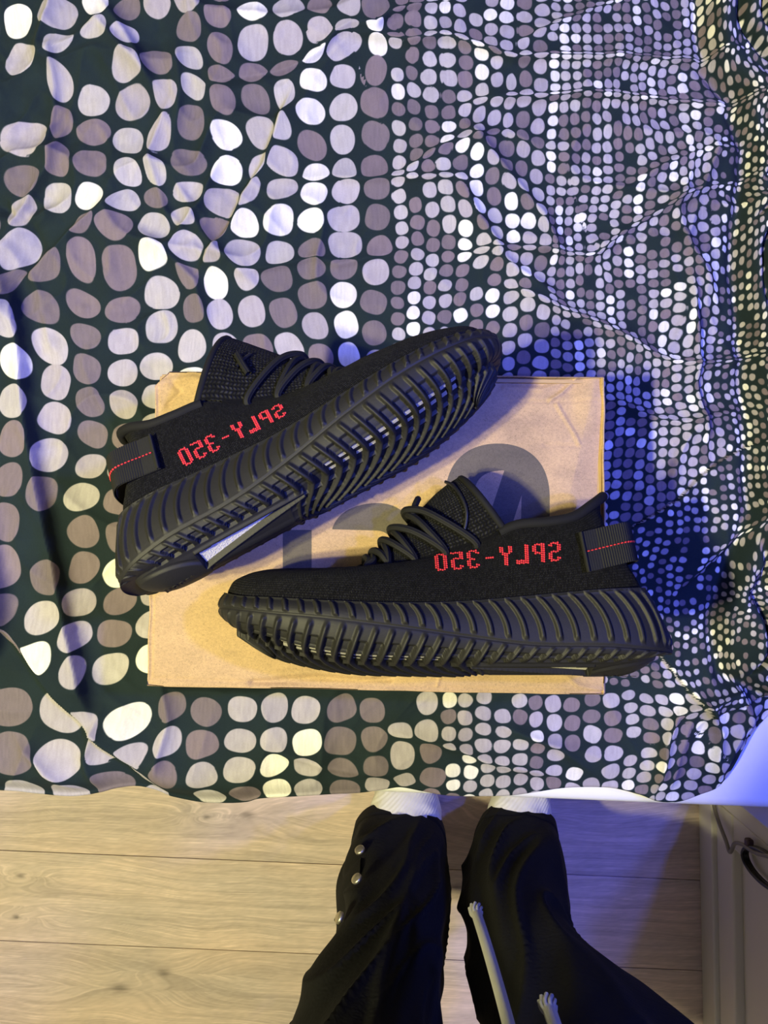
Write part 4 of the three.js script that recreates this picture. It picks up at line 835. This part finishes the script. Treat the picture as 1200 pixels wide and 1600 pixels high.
  function leg(rows, seed) {
    const cols = [1, 2, 3, 4].map((k) => table(rows.map((r) => [r[0], r[k]]))), y0 = rows[0][0], y1 = rows[rows.length - 1][0], n = 120, m = 200;
    const g = gridGeo(n, m, (i, j) => {
      const a = i / n * 2 * Math.PI, t = j / m, y = lerp(y0, y1, t), ca = Math.cos(a), sa = Math.sin(a);
      const damp = 0.15 + 0.85 * sstep(0.02, 0.16, t), ex = lerp(0.66, 0.96, sstep(0.02, 0.3, t));
      const pull = 1 - Math.abs(noise2(y * 10 + 1.3 * Math.sin(a + seed) + 0.8 * Math.cos(2 * a + seed), 1.4 * ca + 0.9 * sa + seed, 360 + seed));
      const w = damp * (0.009 * Math.pow(pull, 2.5) - 0.003 + 0.005 * noise2(ca * 2.2 + y * 7, sa * 2.2 + y * 5, 370 + seed));
      const hem = 0.0012 * sstep(0.052, 0.044, t) - 0.0012 * Math.exp(-Math.pow((t - 0.050) / 0.003, 2));
      const cuff = 0.02 * (1 - sstep(0, 0.1, t)) * (ca * 0.35 + 0.1 * noise2(ca * 2, sa * 2, 380 + seed));
      return [cols[0](y) + (cols[2](y) + w + hem) * Math.sign(ca) * Math.pow(Math.abs(ca), ex) - O[0], y + cuff, cols[1](y) + (cols[3](y) + w + hem) * Math.sign(sa) * Math.pow(Math.abs(sa), ex) - O[2]];
    }, (i, j) => [i / n * 0.5, j / m * (y1 - y0)], { flip: false });
    return weldSeam(g, n, m);
  }
  // height, centre x, centre z, half width, half depth
  const left = leg([[0.100, 0.024, 0.508, 0.069, 0.066], [0.16, 0.020, 0.508, 0.069, 0.066], [0.24, 0.012, 0.510, 0.070, 0.068], [0.32, 0.012, 0.508, 0.066, 0.068], [0.39, 0.006, 0.506, 0.065, 0.066], [0.48, -0.014, 0.502, 0.070, 0.064], [0.58, -0.027, 0.510, 0.072, 0.072], [0.72, -0.020, 0.520, 0.082, 0.086], [0.86, 0.010, 0.532, 0.095, 0.100]], 1);
  const right = leg([[0.104, 0.202, 0.498, 0.058, 0.056], [0.16, 0.188, 0.500, 0.064, 0.058], [0.24, 0.174, 0.502, 0.069, 0.060], [0.32, 0.160, 0.500, 0.066, 0.060], [0.38, 0.158, 0.500, 0.062, 0.060], [0.44, 0.168, 0.502, 0.072, 0.064], [0.50, 0.188, 0.506, 0.088, 0.068], [0.58, 0.200, 0.510, 0.098, 0.076], [0.72, 0.195, 0.520, 0.090, 0.088], [0.86, 0.170, 0.532, 0.095, 0.100]], 2);
  const seat = gridGeo(96, 40, (i, j) => { const a = i / 96 * 2 * Math.PI, t = j / 40, y = lerp(0.745, 1.0, t), k = sstep(0, 0.35, t), rx = lerp(0.165, 0.18, k) * lerp(0.55, 1, Math.sqrt(Math.min(1, t * 4))), rz = 0.115 * lerp(0.5, 1, Math.sqrt(Math.min(1, t * 4))); return [0.09 + rx * Math.cos(a) - O[0], y, 0.532 + rz * Math.sin(a) - O[2]]; }, null, { flip: false });
  const jog = mesh('joggers', merge([left, right, weldSeam(seat, 96, 40)]), black, person);
  // side placket with metal snaps on the left leg
  const flap = gridGeo(10, 40, (i, j) => { const t = j / 40, u = i / 10, y = lerp(0.215, 0.37, t); return [-0.030 - 0.036 * Math.sin(u * Math.PI * 0.5) * (1 - 0.35 * t) * sstep(0, 0.04, t) - O[0], y, 0.470 - 0.022 * Math.cos(u * 2.2) + 0.03 * u + 0.004 * Math.sin(t * 9) - O[2]]; });
  const flap2 = flap.clone(); flap2.translate(0.001, -0.001, 0.003);
  mesh('side_placket', merge([flap, flap2]), black, jog);
  const brass = std({ color: lin(0.55, 0.50, 0.36), metalness: 0.85, roughness: 0.35 });
  for (const [px, py, zf, tx] of [[562, 1328, 0.441, -0.35], [557, 1373, 0.436, -0.6], [530, 1434, 0.447, -1.0]]) {
    const h = EYE - zf * FOCAL / (py - 800), g = new THREE.LatheGeometry([[0.0001, 0.0030], [0.0050, 0.0026], [0.0066, 0.0012], [0.0068, -0.002], [0.0001, -0.0022]].map((p) => new THREE.Vector2(...p)), 24);
    const b = mesh('snap_button', g, brass, jog); b.position.set(wx(px, h) - O[0], h, zf - O[2]); b.rotation.set(-Math.PI / 2 + 0.5, 0, -tx);
  }
  // white drawcords hanging from the waistband
  const cotton = std({ color: lin(0.74, 0.72, 0.70), roughness: 0.95, bumpMap: again(fleece, 6, 20), bumpScale: 0.0015 });
  const cord = (pts, r) => { const g = tube(pts.map((p) => p.map((v, i) => v - O[i])), r, 90, 12); const frays = []; const e = pts[pts.length - 1]; for (let k = 0; k < 9; k++) { const a = k / 9 * 6.28; frays.push(tube([[e[0] - O[0] + 0.6 * r * Math.cos(a), e[1] + 0.004, e[2] - O[2] + 0.6 * r * Math.sin(a)], [e[0] - O[0] + r * Math.cos(a), e[1] - 0.003, e[2] - O[2] + r * Math.sin(a)], [e[0] - O[0] + 1.15 * r * Math.cos(a + 0.5), e[1] - 0.010, e[2] - O[2] + 1.15 * r * Math.sin(a + 0.5)]], r * 0.33, 8, 6)); } return mesh('drawcord', merge([g, ...frays]), cotton, person); };
  cord([[0.080, 0.955, 0.405], [0.084, 0.90, 0.392], [0.094, 0.80, 0.388], [0.0955, 0.70, 0.392], [0.0945, 0.62, 0.393], [0.0920, 0.56, 0.391], [0.0905, 0.515, 0.393]], 0.0052);
  cord([[0.105, 0.955, 0.405], [0.112, 0.90, 0.390], [0.126, 0.80, 0.386], [0.1300, 0.72, 0.392], [0.1310, 0.658, 0.394]], 0.0056);
  // socks
  const sockTex = texture(128, 128, (x, y) => { const v = 128 + 80 * Math.sin(x / 128 * Math.PI * 32) + 30 * hash2(x, y, 390); return [v, v, v]; }, false);
  const sockM = std({ color: lin(0.72, 0.69, 0.62), roughness: 0.95, bumpMap: again(sockTex, 10, 10), bumpScale: 0.0006 });
  for (const [ax, fx, wide] of [[0.034, 0.036, 1.12], [0.207, 0.225, 0.98]]) mesh('sock', blob((p) => { const q = [p[0], p[1], p[2]]; let d = smin(capsule(q, [[ax, 0.19, 0.502], [ax, 0.075, 0.495], 0.044 * wide, 0.047 * wide]), capsule(q, [[ax, 0.036, 0.520], [fx, 0.040, 0.40], 0.034, 0.040 * wide]), 0.03); d = smin(d, capsule(q, [[fx - 0.014, 0.028, 0.39], [fx - 0.014, 0.022, 0.315], 0.034, 0.020]), 0.02); d = smin(d, capsule(q, [[fx + 0.018, 0.026, 0.39], [fx + 0.018, 0.021, 0.325], 0.030, 0.019]), 0.02); d = smin(d, capsule(q, [[ax, 0.09, 0.455], [fx, 0.055, 0.38], 0.045 * wide, 0.036]), 0.03); d += 0.0025 * fbm(p[0] * 40, p[1] * 60 + p[2] * 40, 395, 2); return Math.max(d, 0.0012 - p[1]); }, [ax, 0.10, 0.42], 0.15, 60), sockM, person);
  // phone held over the bed
  const ph = thing('phone', 'dark phone held level in both hands above the bed', 'phone', [-0.003, 1.2755, 0.062]);
  const glassM = std({ color: lin(0.01, 0.01, 0.012), roughness: 0.15 });
  mesh('phone_body', new RoundedBoxGeometry(0.072, 0.0075, 0.148, 4, 0.0035), glassM, ph);
  const scr = mesh('screen', new RoundedBoxGeometry(0.067, 0.0006, 0.142, 2, 0.0003), std({ color: lin(0.02, 0.02, 0.022), roughness: 0.1 }), ph); scr.position.y = 0.0038;
}
renderer.render(scene, camera);
